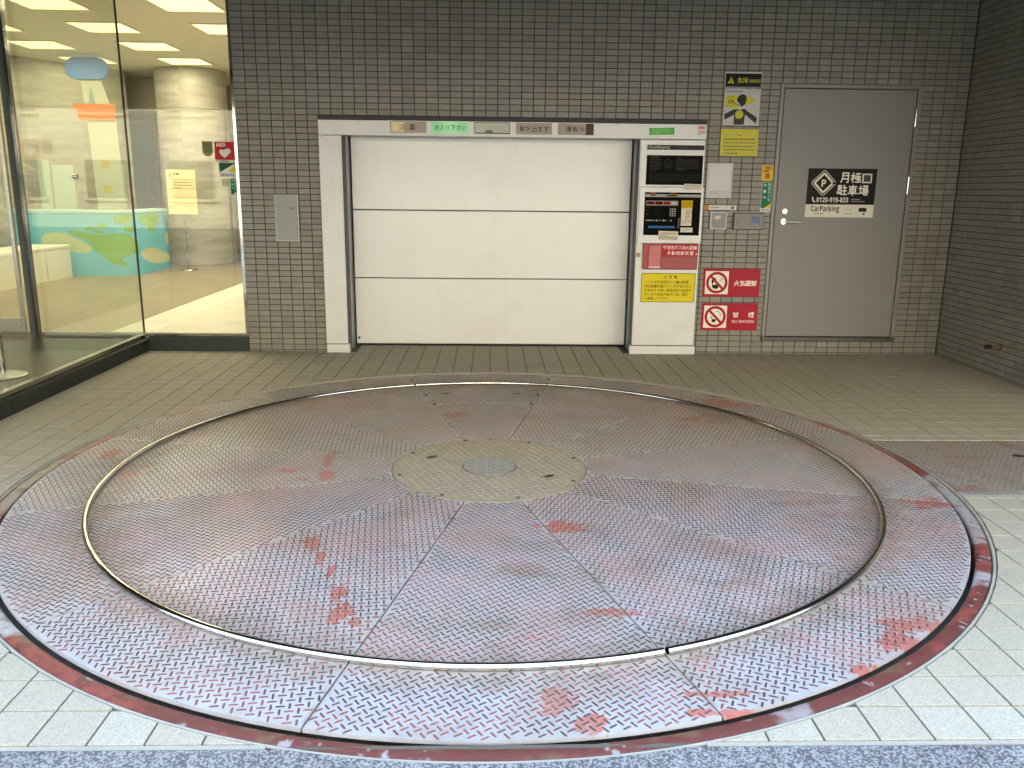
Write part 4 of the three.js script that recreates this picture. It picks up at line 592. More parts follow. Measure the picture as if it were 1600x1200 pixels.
// ================= the grey service door =================
{
  const d = thing('service_door', 'plain grey steel service door with lever handle and three hinges', 'door', [5.18, DY0, 0]), o = 5.18, y = DY0;
  const x0 = DX0 + 0.001, x1 = DX1 - 0.001;
  box('frame', d, M.doorFrame, x0 - o, x0 + 0.032 - o, 0.036, DY1 - y, -0.1, 0.012, 0.003); box('frame', d, M.doorFrame, x1 - 0.032 - o, x1 - o, 0.036, DY1 - y, -0.1, 0.012, 0.003);
  box('frame', d, M.doorFrame, x0 + 0.033 - o, x1 - 0.033 - o, DY1 - 0.032 - y, DY1 - 0.001 - y, -0.1, 0.012, 0.003);
  box('sill', d, mat([0.10, 0.095, 0.085], 0.4, 0.7), x0 - o, x1 - o, 0.001, 0.034, -0.1, 0.020, 0.003);
  box('leaf', d, M.doorPaint, x0 + 0.039 - o, x1 - 0.039 - o, 0.041, DY1 - 0.039 - y, -0.05, 0.004, 0.002);
  box('rebate', d, M.rubber, x0 + 0.02 - o, x1 - 0.02 - o, 0.03, DY1 - 0.02 - y, -0.09, -0.052);
  for (const hy of [2.055, 1.493, 0.395]) { const h = mesh('hinge', new THREE.CylinderGeometry(0.0085, 0.0085, 0.145, 12), M.steel, d, [5.752 - o, hy - y, 0.016]); mesh('hinge_pin', new THREE.CylinderGeometry(0.0095, 0.0095, 0.004, 12), M.steelDull, h, [0, 0, 0]); }
  const hx = 4.69 - o, h = mesh('handle', merge([new THREE.CylinderGeometry(0.024, 0.026, 0.012, 24).rotateX(Math.PI / 2).translate(hx, 1.178 - y, 0.010), bar(V(hx, 1.178 - y, 0.010), V(hx, 1.178 - y, 0.060), 0.009), bar(V(hx - 0.006, 1.178 - y, 0.056), V(hx + 0.135, 1.176 - y, 0.056), 0.010)]), M.steel, d); h.userData.label = 'steel lever handle';
  const lk = mesh('lock', new THREE.CylinderGeometry(0.021, 0.024, 0.014, 24).rotateX(Math.PI / 2), M.steel, d, [4.695 - o, 1.265 - y, 0.011]); box('keyhole', lk, M.black, -0.0015, 0.0015, -0.007, 0.007, 0.0068, 0.0078);
}
sign('parking_sign', 'black and white monthly parking sign with phone number on the grey door', 'sign', 4.876, 5.475, 1.218, 1.63, 0.004, 0.003, (g, w, h) => {
  fill(g, '#15120f', 0, 0, w, h * 0.735); fill(g, '#d8d2c0', 0, h * 0.735, w, h * 0.265);
  const cx = w * 0.236, cy = h * 0.296, dia = (r, k) => { g.save(); g.translate(cx, cy); g.rotate(Math.PI / 4); g.beginPath(); g.roundRect(-r, -r, r * 2, r * 2, k); g.restore(); };
  g.strokeStyle = '#d8d2c0'; g.lineWidth = 6; dia(79, 22); g.stroke(); g.lineWidth = 19; dia(58, 12); g.stroke(); fill(g, '#15120f', cx + 76, cy - 7, 40, 14);
  latin(g, 'P', cx - 26, cy + 31, 84, '#d8d2c0');
  text(g, '月極', w * 0.468, 31, 88, '#e4decd', 0.13, 1.06); text(g, '駐車場', w * 0.438, 137, 88, '#e4decd', 0.12, 1.07);
  fill(g, '#d8d2c0', w * 0.79, 40, 86, 80); fill(g, '#4a4238', w * 0.79 + 14, 52, 60, 56);
  g.strokeStyle = '#e4decd'; g.lineWidth = 11; g.beginPath(); g.moveTo(w * 0.095, 244); g.quadraticCurveTo(w * 0.09, 280, w * 0.13, 280); g.stroke();
  latin(g, '0120-919-833', w * 0.15, 284, 58, '#e4decd', 'bold', w * 0.47); fill(g, '#8c867a', w * 0.66, 254, w * 0.13, 8); fill(g, '#8c867a', w * 0.66, 271, w * 0.2, 7);
  latin(g, 'CarParking', w * 0.08, h * 0.88, 66, '#1e1a15', 'bold', w * 0.42); rules(g, '#5c564a', w * 0.13, h * 0.915, w * 0.3, 1, 10, 8);
  rules(g, '#8c8676', w * 0.57, h * 0.825, w * 0.18, 1, 10, 7); fill(g, '#1e1a15', w * 0.785, h * 0.80, w * 0.115, h * 0.08); rules(g, '#8c8676', w * 0.57, h * 0.915, w * 0.24, 1, 10, 7); fill(g, '#54603a', w * 0.85, h * 0.90, 18, 18);
}, 1000, 0.5);

// ================= notices and boxes on the tiled wall =================
const W0 = 0.0012;
sign('danger_notice', 'black danger notice with yellow warning triangle, topmost left of the door', 'sign', 4.102, 4.412, 2.284, 2.404, W0, 0.002, (g, w, h) => {
  fill(g, '#c9c7c0', 0, 0, w, h); fill(g, '#11120f', 5, 12, w - 8, h - 14); g.fillStyle = '#c6bd2a'; g.beginPath(); g.moveTo(22, 92); g.lineTo(52, 38); g.lineTo(82, 92); g.closePath(); g.fill(); fill(g, '#11120f', 48, 56, 8, 20); fill(g, '#11120f', 48, 80, 8, 7);
  text(g, '危険', 104, 44, 46, '#c6bd2a', 0.1, 1.0); latin(g, 'DANGER', 206, 84, 38, '#c6bd2a', 'bold', w - 216);
}, 1000, 0.25);
sign('gas_warning_picture', 'white picture notice of a dark figure in yellow CO2 gas', 'sign', 4.105, 4.412, 1.975, 2.27, W0, 0.002, (g, w, h) => {
  fill(g, '#bdbab5', 0, 0, w, h); rules(g, '#5c5a56', 20, 16, w - 40, 1, 10, 10); g.fillStyle = '#c3b927';
  g.beginPath(); g.moveTo(12, 64); g.quadraticCurveTo(80, 40, 130, 60); g.quadraticCurveTo(220, 50, 262, 92); g.quadraticCurveTo(210, 140, 150, 134); g.quadraticCurveTo(90, 168, 14, 146); g.closePath(); g.fill();
  latin(g, 'CO', 30, 116, 38, '#20201c'); latin(g, '2', 88, 122, 22, '#20201c');
  g.fillStyle = '#10110f'; g.beginPath(); g.ellipse(150, 92, 40, 50, 0.3, 0, 7); g.fill(); g.beginPath(); g.moveTo(92, 166); g.lineTo(190, 160); g.lineTo(180, 288); g.lineTo(92, 288); g.closePath(); g.fill();
  g.beginPath(); g.moveTo(8, 206); g.lineTo(96, 160); g.lineTo(96, 206); g.lineTo(14, 250); g.closePath(); g.fill(); g.beginPath(); g.moveTo(176, 160); g.lineTo(290, 232); g.lineTo(284, 280); g.lineTo(186, 206); g.closePath(); g.fill();
  g.strokeStyle = '#c9c7b8'; g.lineWidth = 9; g.beginPath(); g.moveTo(98, 104); g.quadraticCurveTo(140, 106, 140, 176); g.stroke(); g.fillStyle = '#c3b927'; g.beginPath(); g.arc(136, 206, 36, 0, 7); g.fill();
}, 1000, 0.25);
sign('yellow_notice', 'plain yellow sheet with four lines of print under the gas warning picture', 'notice', 4.096, 4.42, 1.724, 1.945, W0, 0.002, (g, w, h) => { fill(g, '#c2b81a', 0, 0, w, h); rules(g, '#4e4a10', w * 0.44, 46, w * 0.12, 1, 10, 8); rules(g, '#5a5512', 30, 78, w * 0.82, 5, 29, 9); }, 1000, 0.22);
sign('paper_pocket', 'blank white sheet in a clear wallet beside the control column', 'notice', 3.998, 4.22, 1.371, 1.666, W0, 0.003, (g, w, h) => { fill(g, '#bdb9b4', 0, 0, w, h); fill(g, '#c9c6c2', 16, 12, w - 30, h - 60); rules(g, '#a8a39c', 30, h - 48, w - 60, 2, 16, 4); }, 800, 0.2);
sign('strip_label', 'narrow white strip label with orange end above the small grey box', 'label', 3.99, 4.271, 1.27, 1.312, W0, 0.002, (g, w, h) => { fill(g, '#cfcabd', 0, 0, w, h); fill(g, '#c07a34', 0, 0, 42, h); rules(g, '#7c766a', 56, 16, w * 0.5, 1, 10, 9); fill(g, '#3a4f94', w - 42, 10, 22, 22); }, 1000, 0.4);
sign('yellow_badge', 'small yellow badge with orange top left of the door frame', 'sticker', 4.472, 4.572, 1.522, 1.649, W0, 0.002, (g, w, h) => { fill(g, '#d3b224', 0, 0, w, h); fill(g, '#c2601e', 22, 8, w - 40, 26); rules(g, '#3a2a14', 14, 40, w - 28, 1, 10, 14); fill(g, '#a85a22', 34, 64, 36, 46); }, 1000, 0.4);
function cameraSticker(g, w, h) { fill(g, '#cfd3c8', 0, 0, w, h); fill(g, '#0f6a48', 4, 4, w - 8, h - 34); g.fillStyle = '#d4c02a'; g.beginPath(); g.moveTo(w - 4, h - 70); g.lineTo(w - 4, h - 30); g.lineTo(30, h - 30); g.closePath(); g.fill(); ['防', '犯', 'カ', 'メ', 'ラ'].forEach((c, i) => text(g, c, 54, 12 + i * 32, 28, '#e4e8dc', 0.1)); ['作', '動', '中'].forEach((c, i) => text(g, c, 16, 14 + i * 52, 28, '#e4e8dc', 0.1)); latin(g, 'SENON', 8, h - 8, 22, '#2a3570', 'bold', w - 16); }
sign('camera_sticker', 'tall green camera notice with yellow corner left of the door frame', 'sticker', 4.481, 4.574, 1.26, 1.512, W0, 0.002, cameraSticker, 1000, 0.4);
{
  const b = thing('key_box', 'small grey key box with a light rim under the strip label', 'box', [4.117, 1.108, 0]);
  box('rim', b, mat([0.42, 0.41, 0.38], 0.4, 0.4), -0.073, 0.073, 0, 0.147, 0.001, 0.03, 0.004); box('lid', b, mat([0.20, 0.195, 0.185], 0.45, 0.2), -0.062, 0.062, 0.010, 0.138, 0.0301, 0.036, 0.003);
  box('label_plate', b, mat([0.5, 0.49, 0.46], 0.5), -0.035, 0.015, 0.085, 0.115, 0.0361, 0.0375); for (const y of [0.045, 0.065]) mesh('button', new THREE.CylinderGeometry(0.004, 0.004, 0.004, 10).rotateX(Math.PI / 2), M.black, b, [-0.04, y, 0.037]);
  const r = thing('card_reader', 'wide grey card reader box with a blue square, beside the key box', 'card reader', [4.381, 1.106, 0]);
  box('case', r, mat([0.135, 0.13, 0.115], 0.4, 0.3), -0.132, 0.132, 0, 0.141, 0.001, 0.04, 0.006); box('reader_pad', r, mat([0.022, 0.075, 0.24], 0.3), 0.025, 0.088, 0.055, 0.112, 0.0401, 0.044, 0.003); mesh('lamp', new THREE.SphereGeometry(0.007, 12, 8), mat([0.6, 0.6, 0.55], 0.3), r, [0.062, 0.045, 0.041]); box('slot', r, M.black, -0.108, -0.104, 0.05, 0.09, 0.0395, 0.0405);
  const m = thing('meter_cabinet', 'small flush grey cabinet door in the tiles left of the shutter', 'cabinet', [0.391, 0.967, 0]), gm = mat([0.285, 0.30, 0.275], 0.5, 0.1);
  box('frame', m, mat([0.36, 0.36, 0.32], 0.45, 0.2), -0.103, 0.103, 0, 0.397, -0.004, 0.010, 0.003); box('door', m, gm, -0.088, 0.088, 0.014, 0.383, 0.0101, 0.016, 0.003); box('latch', m, M.steelDull, -0.082, -0.07, 0.19, 0.205, 0.0161, 0.022, 0.002); box('name_tab', m, mat([0.18, 0.19, 0.175], 0.5), 0.03, 0.075, 0.275, 0.29, 0.0161, 0.0168);
}
function redSign(g, w, h, body) {
  fill(g, '#a51e33', 0, 0, w, h); fill(g, '#e6dfcb', 22, 22, 206, h - 44); g.strokeStyle = '#a51e33'; g.lineWidth = 24; g.beginPath(); g.arc(125, h / 2, 84, 0, 7); g.stroke(); body(g);
  g.strokeStyle = '#a51e33'; g.lineWidth = 22; g.beginPath(); g.moveTo(66, h / 2 - 60); g.lineTo(184, h / 2 + 60); g.stroke();
}
sign('no_flames_sign', 'red no open flames sign with crossed out match, upper of the two red signs', 'sign', 4.02, 4.529, 0.517, 0.764, W0, 0.003, (g, w, h) => {
  redSign(g, w, h, (q) => { q.fillStyle = '#151210'; q.beginPath(); q.ellipse(98, h / 2 - 14, 20, 30, 0.2, 0, 7); q.fill(); q.beginPath(); q.ellipse(112, h / 2 + 34, 30, 20, 0.3, 0, 7); q.fill(); q.fillStyle = '#e6dfcb'; q.beginPath(); q.ellipse(104, h / 2 + 4, 12, 18, 0.2, 0, 7); q.fill(); q.strokeStyle = '#8c8678'; q.lineWidth = 6; q.beginPath(); q.moveTo(150, h / 2 - 10); q.lineTo(176, h / 2 - 40); q.stroke(); });
  text(g, '火気厳禁', 276, 100, 54, '#efe8d6', 0.11, 0.94);
}, 1000, 0.4);
sign('no_smoking_sign', 'red no smoking sign with crossed out cigarette, lower of the two red signs', 'sign', 4.025, 4.53, 0.214, 0.459, W0, 0.003, (g, w, h) => {
  redSign(g, w, h, (q) => { q.fillStyle = '#151210'; q.fillRect(96, h / 2 + 22, 34, 26); q.strokeStyle = '#3a3630'; q.lineWidth = 6; q.beginPath(); q.moveTo(100, h / 2 + 20); q.lineTo(86, h / 2 - 4); q.stroke(); q.strokeStyle = '#8c8678'; q.lineWidth = 5; q.beginPath(); q.moveTo(124, h / 2 - 50); q.quadraticCurveTo(170, h / 2 - 50, 172, h / 2 - 6); q.stroke(); });
  text(g, '禁', 282, 78, 54, '#efe8d6', 0.1); text(g, '煙', 420, 78, 54, '#efe8d6', 0.1); latin(g, 'NO SMOKING', 276, 176, 34, '#efe8d6', 'normal', 206);
}, 1000, 0.4);
tag(mesh('glue_mark', bx(4.13, 4.345, 0.853, 0.871, 0.0, 0.0012), mat([0.20, 0.15, 0.085], 0.8)), 'brown line of old glue on the tiles above the red signs', 'stain');
{
  const p = thing('pipe_end', 'short brass pipe end with black collar low on the side wall', 'pipe', [WX, 0.247, 0.93]);
  mesh('pipe', bar(V(0.0, 0, 0), V(-0.10, 0.002, 0.01), 0.011, 14), mat([0.36, 0.27, 0.13], 0.4, 0.9), p); mesh('collar', bar(V(-0.085, 0.0016, 0.0085), V(-0.135, 0.0026, 0.0135), 0.016, 14), M.rubber, p); mesh('flange', bar(V(0.001, 0, 0), V(-0.006, 0, 0), 0.024, 18), M.steelDull, p);
}

// ================= glass front of the lobby =================
const LF = 0.13;                                                        // lobby floor level
{
  const k = thing('granite_kerb', 'dark polished granite kerb under the lobby glass', 'kerb', [-0.88, 0, 0]);
  for (let i = 0; i < 5; i++) box('kerb_stone', k, M.darkStone, -0.13, 0, -0.02, 0.106, -0.10 + (i ? 0.10 + i * 1.1 - 1.1 + 0.002 : 0), i * 1.1 - 0.002 + (i ? 0 : 0.002), 0.004);
  box('kerb_stone', k, M.darkStone, 0.0005, 0.8785, -0.02, 0.122, -0.16, 0.0, 0.004);
  const a = thing('front_glass_screen', 'clear frameless glass screen facing the forecourt, left of the tiled wall', 'glass wall', [-0.94, 0.122, -0.05]), top = CEIL - 0.122;
  box('pane', a, M.glass, 0.012, 0.905, 0.03, top, -0.005, 0.005); box('pane', a, M.glass, -0.86, -0.012, 0.03, top, -0.005, 0.005);
  box('bottom_rail', a, M.steelDull, -0.86, 0.938, 0.001, 0.0295, -0.02, 0.022, 0.003); box('side_channel', a, M.steel, 0.908, 0.936, 0.0305, top, -0.02, 0.022, 0.003);
  const s = thing('side_glass_screen', 'clear glass screen returning along the kerb towards the viewer, ending the lobby approach', 'glass wall', [-0.935, 0.106, 2.4]), st = SOFFIT - 0.107;
  box('pane', s, M.glassSide, -0.005, 0.005, 0.042, st, -2.43, 0.30); box('pane', s, M.glassSide, -0.005, 0.005, 0.042, st, 0.31, 2.0);
  box('bottom_rail', s, M.steelDull, -0.024, 0.022, 0.001, 0.041, -2.42, 2.0, 0.003);
  mesh('corner_seal', bx(-0.007, 0.007, 0.042, st, -2.457, -2.443), M.rubber, s); box('pane_seal', s, M.rubber, -0.006, 0.006, 0.042, st, 0.301, 0.309);
  const dr = thing('lobby_door', 'steel framed glass lobby door at the left edge behind the side screen', 'door', [-1.9, LF - 0.008, -0.05]);
  box('post', dr, M.jambDark, -0.02, 0.035, 0.0, CEIL - LF, -0.05, 0.03, 0.004); box('post_groove', dr, M.black, 0.036, 0.052, 0.0, CEIL - LF, -0.03, 0.02);
  box('stile', dr, M.steelDull, -0.098, -0.066, 0.03, 2.4, -0.03, 0.012, 0.004); box('bottom_rail', dr, M.steelDull, -1.1, -0.099, 0.03, 0.15, -0.03, 0.012, 0.004); box('top_rail', dr, M.steel, -1.1, -0.099, 2.33, 2.4, -0.03, 0.012, 0.004);
  box('pane', dr, M.glass, -1.1, -0.099, 0.15, 2.33, -0.014, -0.006); box('upper_pane', dr, M.glass, -4.6, -0.056, 2.41, CEIL - LF, -0.014, -0.006); box('side_pane', dr, M.glass, -4.6, -1.11, 0.03, 2.4, -0.014, -0.006);
  mesh('glass_knob', new THREE.SphereGeometry(0.022, 20, 14), M.steel, a, [-0.45, 1.37, 0.03]); mesh('knob_plate', bar(V(-0.45, 1.37, 0.004), V(-0.45, 1.37, 0.012), 0.024, 18), M.black, a);
}
struct('lobby_approach_floor', bx(-6.5, -1.0105, -0.1, 0.112, -0.075, EDGE), mat([1, 1, 1], 0.3, 0, { map: sized(T.darkStone, 0.9), color: lin(2.6, 2.6, 2.5) }));
{
  const s = thing('barrier_post', 'slim steel barrier post on a round pale base behind the side glass', 'barrier post', [-1.27, 0.112, 1.55]);
  mesh('base', new THREE.LatheGeometry([[0.001, 0], [0.15, 0], [0.152, 0.006], [0.13, 0.016], [0.03, 0.024], [0.001, 0.024]].map(([x, y]) => new THREE.Vector2(x, y)), 40), mat([0.62, 0.61, 0.55], 0.35, 0.3), s); mesh('pole', bar(V(0, 0.02, 0), V(0, 0.95, 0), 0.019, 18), M.steel, s); mesh('head', new THREE.CylinderGeometry(0.03, 0.024, 0.06, 20), M.steel, s, [0, 0.98, 0]);
}
// stickers on the glass beside the tiled wall
const GZ = -0.0445;
sign('defibrillator_sticker', 'red AED sticker with white heart on the glass edge', 'sticker', -0.203, -0.037, 1.645, 1.793, GZ, 0.001, (g, w, h) => { fill(g, '#b3262d', 0, 0, w, h); latin(g, 'AED', 14, 40, 42, '#efe6d8', 'bold', w - 28); g.fillStyle = '#dcdccf'; g.beginPath(); g.moveTo(w / 2, h - 16); g.bezierCurveTo(20, h * 0.66, 30, h * 0.32, w / 2 - 6, h * 0.46); g.bezierCurveTo(w / 2 + 20, h * 0.3, w - 18, h * 0.36, w - 34, h * 0.6); g.closePath(); g.fill(); }, 1000, 0.4);
sign('name_strip_sticker', 'thin pale name strip directly under the AED sticker', 'sticker', -0.198, -0.036, 1.622, 1.644, GZ, 0.001, (g, w, h) => { fill(g, '#c9c4b0', 0, 0, w, h); latin(g, 'SENON', 40, 18, 20, '#35352f', 'bold'); }, 1000, 0.4);
sign('security_sticker', 'square green, yellow and white security sticker on the glass edge', 'sticker', -0.175, -0.032, 1.503, 1.62, GZ, 0.001, (g, w, h) => { fill(g, '#d9dccb', 0, 0, w, h); g.fillStyle = '#12553a'; g.beginPath(); g.moveTo(0, 0); g.lineTo(w, 0); g.lineTo(0, h * 0.68); g.closePath(); g.fill(); g.fillStyle = '#c8bb24'; g.beginPath(); g.moveTo(w, 6); g.lineTo(w, h * 0.66); g.lineTo(w * 0.5, h * 0.66); g.closePath(); g.fill(); latin(g, 'SENON', 8, h - 6, 34, '#4a4a80', 'bold', w - 14); }, 1000, 0.4);
sign('lobby_camera_sticker', 'narrow green camera sticker on the glass below the security sticker', 'sticker', -0.088, -0.034, 1.345, 1.49, GZ, 0.001, (g, w, h) => { g.save(); g.scale(w / 93, h / 252); cameraSticker(g, 93, 252); g.restore(); }, 1500, 0.4);
sign('round_grey_sticker', 'faint grey sticker on the glass left of the narrow green sticker', 'sticker', -0.16, -0.105, 1.425, 1.485, GZ, 0.001, (g, w, h) => { fill(g, '#b5b5a0', 0, 0, w, h); rules(g, '#8f8f7c', 8, 18, w - 16, 3, 12, 5); }, 1000, 0.4);
sign('shield_sticker', 'olive shield shaped sticker on the glass left of the AED sticker', 'sticker', -0.307, -0.218, 1.672, 1.796, GZ, 0.001, (g, w, h) => { fill(g, '#8d8c54', 0, 0, w, h); fill(g, '#70704a', 10, 8, w - 20, h * 0.7); }, 1000, 0.4).geometry = (() => { const s = new THREE.Shape(); s.moveTo(-0.0445, 0.062); s.lineTo(0.0445, 0.062); s.lineTo(0.0445, -0.015); s.quadraticCurveTo(0.040, -0.062, 0, -0.062); s.quadraticCurveTo(-0.040, -0.062, -0.0445, -0.015); s.closePath(); const g = new THREE.ExtrudeGeometry(s, { depth: 0.001, bevelEnabled: false }); const p = g.attributes.position, u = g.attributes.uv; for (let i = 0; i < p.count; i++) u.setXY(i, p.getX(i) / 0.089 + 0.5, p.getY(i) / 0.124 + 0.5); g.translate(0, 0, GZ); return g; })();

// ================= the lobby =================
const mStoneWall = mat([1, 1, 1], 0.5, 0, { map: sized(T.stoneWall, 2.2) }), mCream = mat([0.86, 0.82, 0.70], 0.7), mBench = mat([0.82, 0.79, 0.66], 0.5);
struct('lobby_wood_floor', bx(-6.5, -1.3, -0.1, LF, -10.4, -0.165), mat([0.82, 0.82, 0.82], 0.42, 0, { map: sized(T.wood, 1.2) }));
struct('lobby_pale_floor', bx(-1.2985, 0.14, -0.1, LF, -10.4, -0.165), mat([0.88, 0.86, 0.76], 0.35, 0, { map: sized(T.ceramic, 1.3) }));
struct('lobby_ceiling', bx(-6.5, 0.14, CEIL, CEIL + 0.3, -10.4, -0.085), mCream);
struct('lobby_back_wall', bx(-6.5, 0.14, LF, CEIL, -10.4, -9.6), mStoneWall);
struct('lobby_right_wall', bx(0.001, 0.14, LF, CEIL, -9.6, -0.26), mStoneWall);
struct('lobby_bulkhead', bx(-5.4, -3.3, 2.72, CEIL - 0.002, -9.595, -8.3), mat([0.56, 0.52, 0.40], 0.7));
{
  const a = [-6.4, -3.72], b = [-4.02, -7.6], L = Math.hypot(b[0] - a[0], b[1] - a[1]), g = bx(-L / 2, L / 2, LF, CEIL - 0.001, -0.2, 0);
  const w = struct('lobby_angled_wall', g, mStoneWall, [(a[0] + b[0]) / 2, 0, (a[1] + b[1]) / 2]); w.rotation.y = Math.atan2(-(b[1] - a[1]), b[0] - a[0]);
}
{
  const c = thing('round_column', 'thick round stone clad column inside the lobby', 'column', [-2.88, LF, -7.45]);
  const mk = (y0, y1) => { const g = new THREE.CylinderGeometry(0.565, 0.565, y1 - y0 - 0.006, 56); const u = g.attributes.uv; for (let i = 0; i < u.count; i++) u.setXY(i, u.getX(i) * 3.4 + y0, u.getY(i) * (y1 - y0) + y0 * 1.3); g.translate(0, (y0 + y1) / 2, 0); return g; };
  for (let i = 0; i < 5; i++) mesh('stone_ring', mk(i * 0.634, (i + 1) * 0.634), mStoneWall, c);
  mesh('core', new THREE.CylinderGeometry(0.557, 0.557, CEIL - LF - 0.004, 40), mat([0.4, 0.37, 0.28], 0.8), c, [0, (CEIL - LF) / 2, 0]);
}
// ceiling light panels: recessed diffusers with a lamp of the same size
{
  const frame = mat([0.85, 0.83, 0.75], 0.5), glow = new THREE.MeshStandardMaterial({ color: lin(0.85, 0.80, 0.55), emissive: lin(1.0, 0.87, 0.36), emissiveIntensity: 0.33, roughness: 0.8 });
  let n = 0; const spots = [];
  for (const x of [-4.01, -2.55, -1.09]) for (const z of [-0.86, -2.22, -3.58, -4.94, -6.30]) if (!(x < -3.5 && z < -6.2 && false)) spots.push([x, z]);
  const names = ['near the glass', 'second row from the glass', 'third row from the glass', 'fourth row from the glass', 'farthest row from the glass'];
  spots.forEach(([x, z]) => {
    const row = Math.round((-0.86 - z) / 1.36), col = Math.round((x + 4.01) / 1.46);
    const t = thing('ceiling_light', 'square ceiling light panel, ' + ['left', 'middle', 'right'][col] + ' of three, ' + names[row], 'ceiling light', [x, CEIL, z], 'lobby ceiling light panels');
    box('diffuser', t, glow, -0.31, 0.31, -0.012, -0.002, -0.31, 0.31); for (const q of [[-0.33, -0.311, -0.33, 0.33], [0.311, 0.33, -0.33, 0.33], [-0.31, 0.31, -0.33, -0.311], [-0.31, 0.31, 0.311, 0.33]]) box('frame', t, frame, q[0], q[1], -0.016, -0.001, q[2], q[3]);
    const l = new THREE.RectAreaLight(lin(1.0, 0.895, 0.66), 2.75, 0.62, 0.62); l.position.set(x, CEIL - 0.02, z); l.lookAt(x, 0, z); scene.add(l); n++;
  });
}
// reception counter with a printed map
{
  const c = thing('reception_counter', 'turquoise reception counter printed with a green world map', 'counter', [-3.6, LF, -5.4]);
  const path = [[-4.85, -5.1]]; path.push([-3.42, -5.1]); for (let i = 1; i <= 8; i++) { const a = Math.PI / 2 - i / 8 * Math.PI / 2; path.push([-3.42 + 0.32 * Math.cos(a), -5.42 + 0.32 * Math.sin(a)]); } path.push([-3.10, -6.5]);
  const h = 0.90, P = [], N = [], U = []; let len = [0]; for (let i = 1; i < path.length; i++) len.push(len[i - 1] + Math.hypot(path[i][0] - path[i - 1][0], path[i][1] - path[i - 1][1])); const L = len[len.length - 1];
  for (let i = 0; i < path.length - 1; i++) { const [x0, z0] = path[i], [x1, z1] = path[i + 1], l = len[i + 1] - len[i], n = [-(z1 - z0) / l, 0, (x1 - x0) / l]; const q = [[x0, 0, z0, len[i] / L, 0], [x1, 0, z1, len[i + 1] / L, 0], [x1, h, z1, len[i + 1] / L, 1], [x0, h, z0, len[i] / L, 1]]; for (const k of [0, 1, 2, 0, 2, 3]) { P.push(q[k][0] + 3.6, q[k][1], q[k][2] + 5.4); N.push(...n); U.push(q[k][3], q[k][4]); } }
  const g = new THREE.BufferGeometry(); g.setAttribute('position', new THREE.Float32BufferAttribute(P, 3)); g.setAttribute('normal', new THREE.Float32BufferAttribute(N, 3)); g.setAttribute('uv', new THREE.Float32BufferAttribute(U, 2));
  const map = canvasTex(1400, 430, (q, w, hh) => {
    fill(q, '#66c4de', 0, 0, w, hh);
    const X = (px) => (px < 205 ? (px - 55) * 0.00985 + 0.40 : 1.85 + (px - 205) * 0.0242) / L * w, Y = (py) => (py - 332) / 98 * hh;
    const blob = (c, pts) => { q.fillStyle = c; q.beginPath(); pts.forEach(([x, y], i) => { const n = pts[(i + 1) % pts.length]; if (!i) q.moveTo((X(x) + X(n[0])) / 2, (Y(y) + Y(n[1])) / 2); const m = pts[(i + 2) % pts.length]; q.quadraticCurveTo(X(n[0]), Y(n[1]), (X(n[0]) + X(m[0])) / 2, (Y(n[1]) + Y(m[1])) / 2); }); q.fill(); };
    blob('#c9d49a', [[58, 366], [88, 360], [112, 372], [135, 385], [128, 396], [100, 392], [62, 386]]); blob('#d2d3a4', [[205, 392], [226, 388], [248, 402], [258, 416], [232, 420], [210, 408]]); blob('#d2d3a4', [[246, 372], [252, 366], [254, 384], [249, 390]]);
    blob('#78b62e', [[94, 360], [112, 358], [140, 366], [166, 364], [180, 362], [196, 372], [206, 378], [204, 398], [188, 396], [172, 404], [184, 412], [172, 416], [156, 408], [146, 398], [134, 390], [132, 378], [114, 370]]); blob('#78b62e', [[164, 336], [188, 333], [200, 336], [190, 346], [172, 350]]); blob('#78b62e', [[122, 354], [138, 352], [140, 358], [126, 359]]); blob('#78b62e', [[146, 346], [160, 350], [150, 356], [140, 352]]); blob('#78b62e', [[136, 358], [156, 360], [152, 364], [138, 363]]); blob('#78b62e', [[178, 352], [200, 352], [204, 360], [184, 362]]);
    blob('#7cb52e', [[206, 336], [226, 333], [241, 336], [240, 346], [232, 354], [229, 368], [224, 366], [218, 352], [208, 346]]);
  });
  mesh('printed_front', g, new THREE.MeshStandardMaterial({ map, roughness: 0.45, side: THREE.DoubleSide }), c);
  const sh = new THREE.Shape(); path.forEach(([x, z], i) => { const k = 1; sh[i ? 'lineTo' : 'moveTo'](x + 3.6, -(z + 5.4)); }); sh.lineTo(-3.32 + 3.6, 6.5 - 5.4); sh.lineTo(-3.32 + 3.6, 5.42 - 5.4); sh.lineTo(-3.42 + 3.6, 5.32 - 5.4); sh.lineTo(-4.85 + 3.6, 5.32 - 5.4); sh.closePath();
  const tg = new THREE.ExtrudeGeometry(sh, { depth: 0.035, bevelEnabled: true, bevelSize: 0.012, bevelThickness: 0.006, bevelSegments: 2 }).rotateX(-Math.PI / 2).translate(0, h + 0.007, 0); mesh('counter_top', tg, mat([0.42, 0.72, 0.72], 0.35), c);
  const core = new THREE.ExtrudeGeometry(sh, { depth: h - 0.002, bevelEnabled: false }).rotateX(-Math.PI / 2); core.scale(0.985, 1, 0.985); mesh('carcass', core, mat([0.42, 0.6, 0.5], 0.6), c);
}
for (const [z0, z1, lab] of [[-3.50, -2.55, 'long cream bench block nearest the lobby door'], [-4.24, -3.58, 'cream bench block between its two neighbours'], [-4.93, -4.26, 'cream bench block touching the reception counter']]) {
  const b = thing('bench_block', lab, 'bench', [-4.2, LF, (z0 + z1) / 2], 'cream bench blocks in the lobby'); const d = (z1 - z0) / 2; box('seat_top', b, mBench, -0.29, 0.29, 0.42, 0.465, -d + 0.004, d - 0.004, 0.008); box('body', b, mBench, -0.28, 0.28, 0.0, 0.418, -d + 0.01, d - 0.01, 0.004);
}
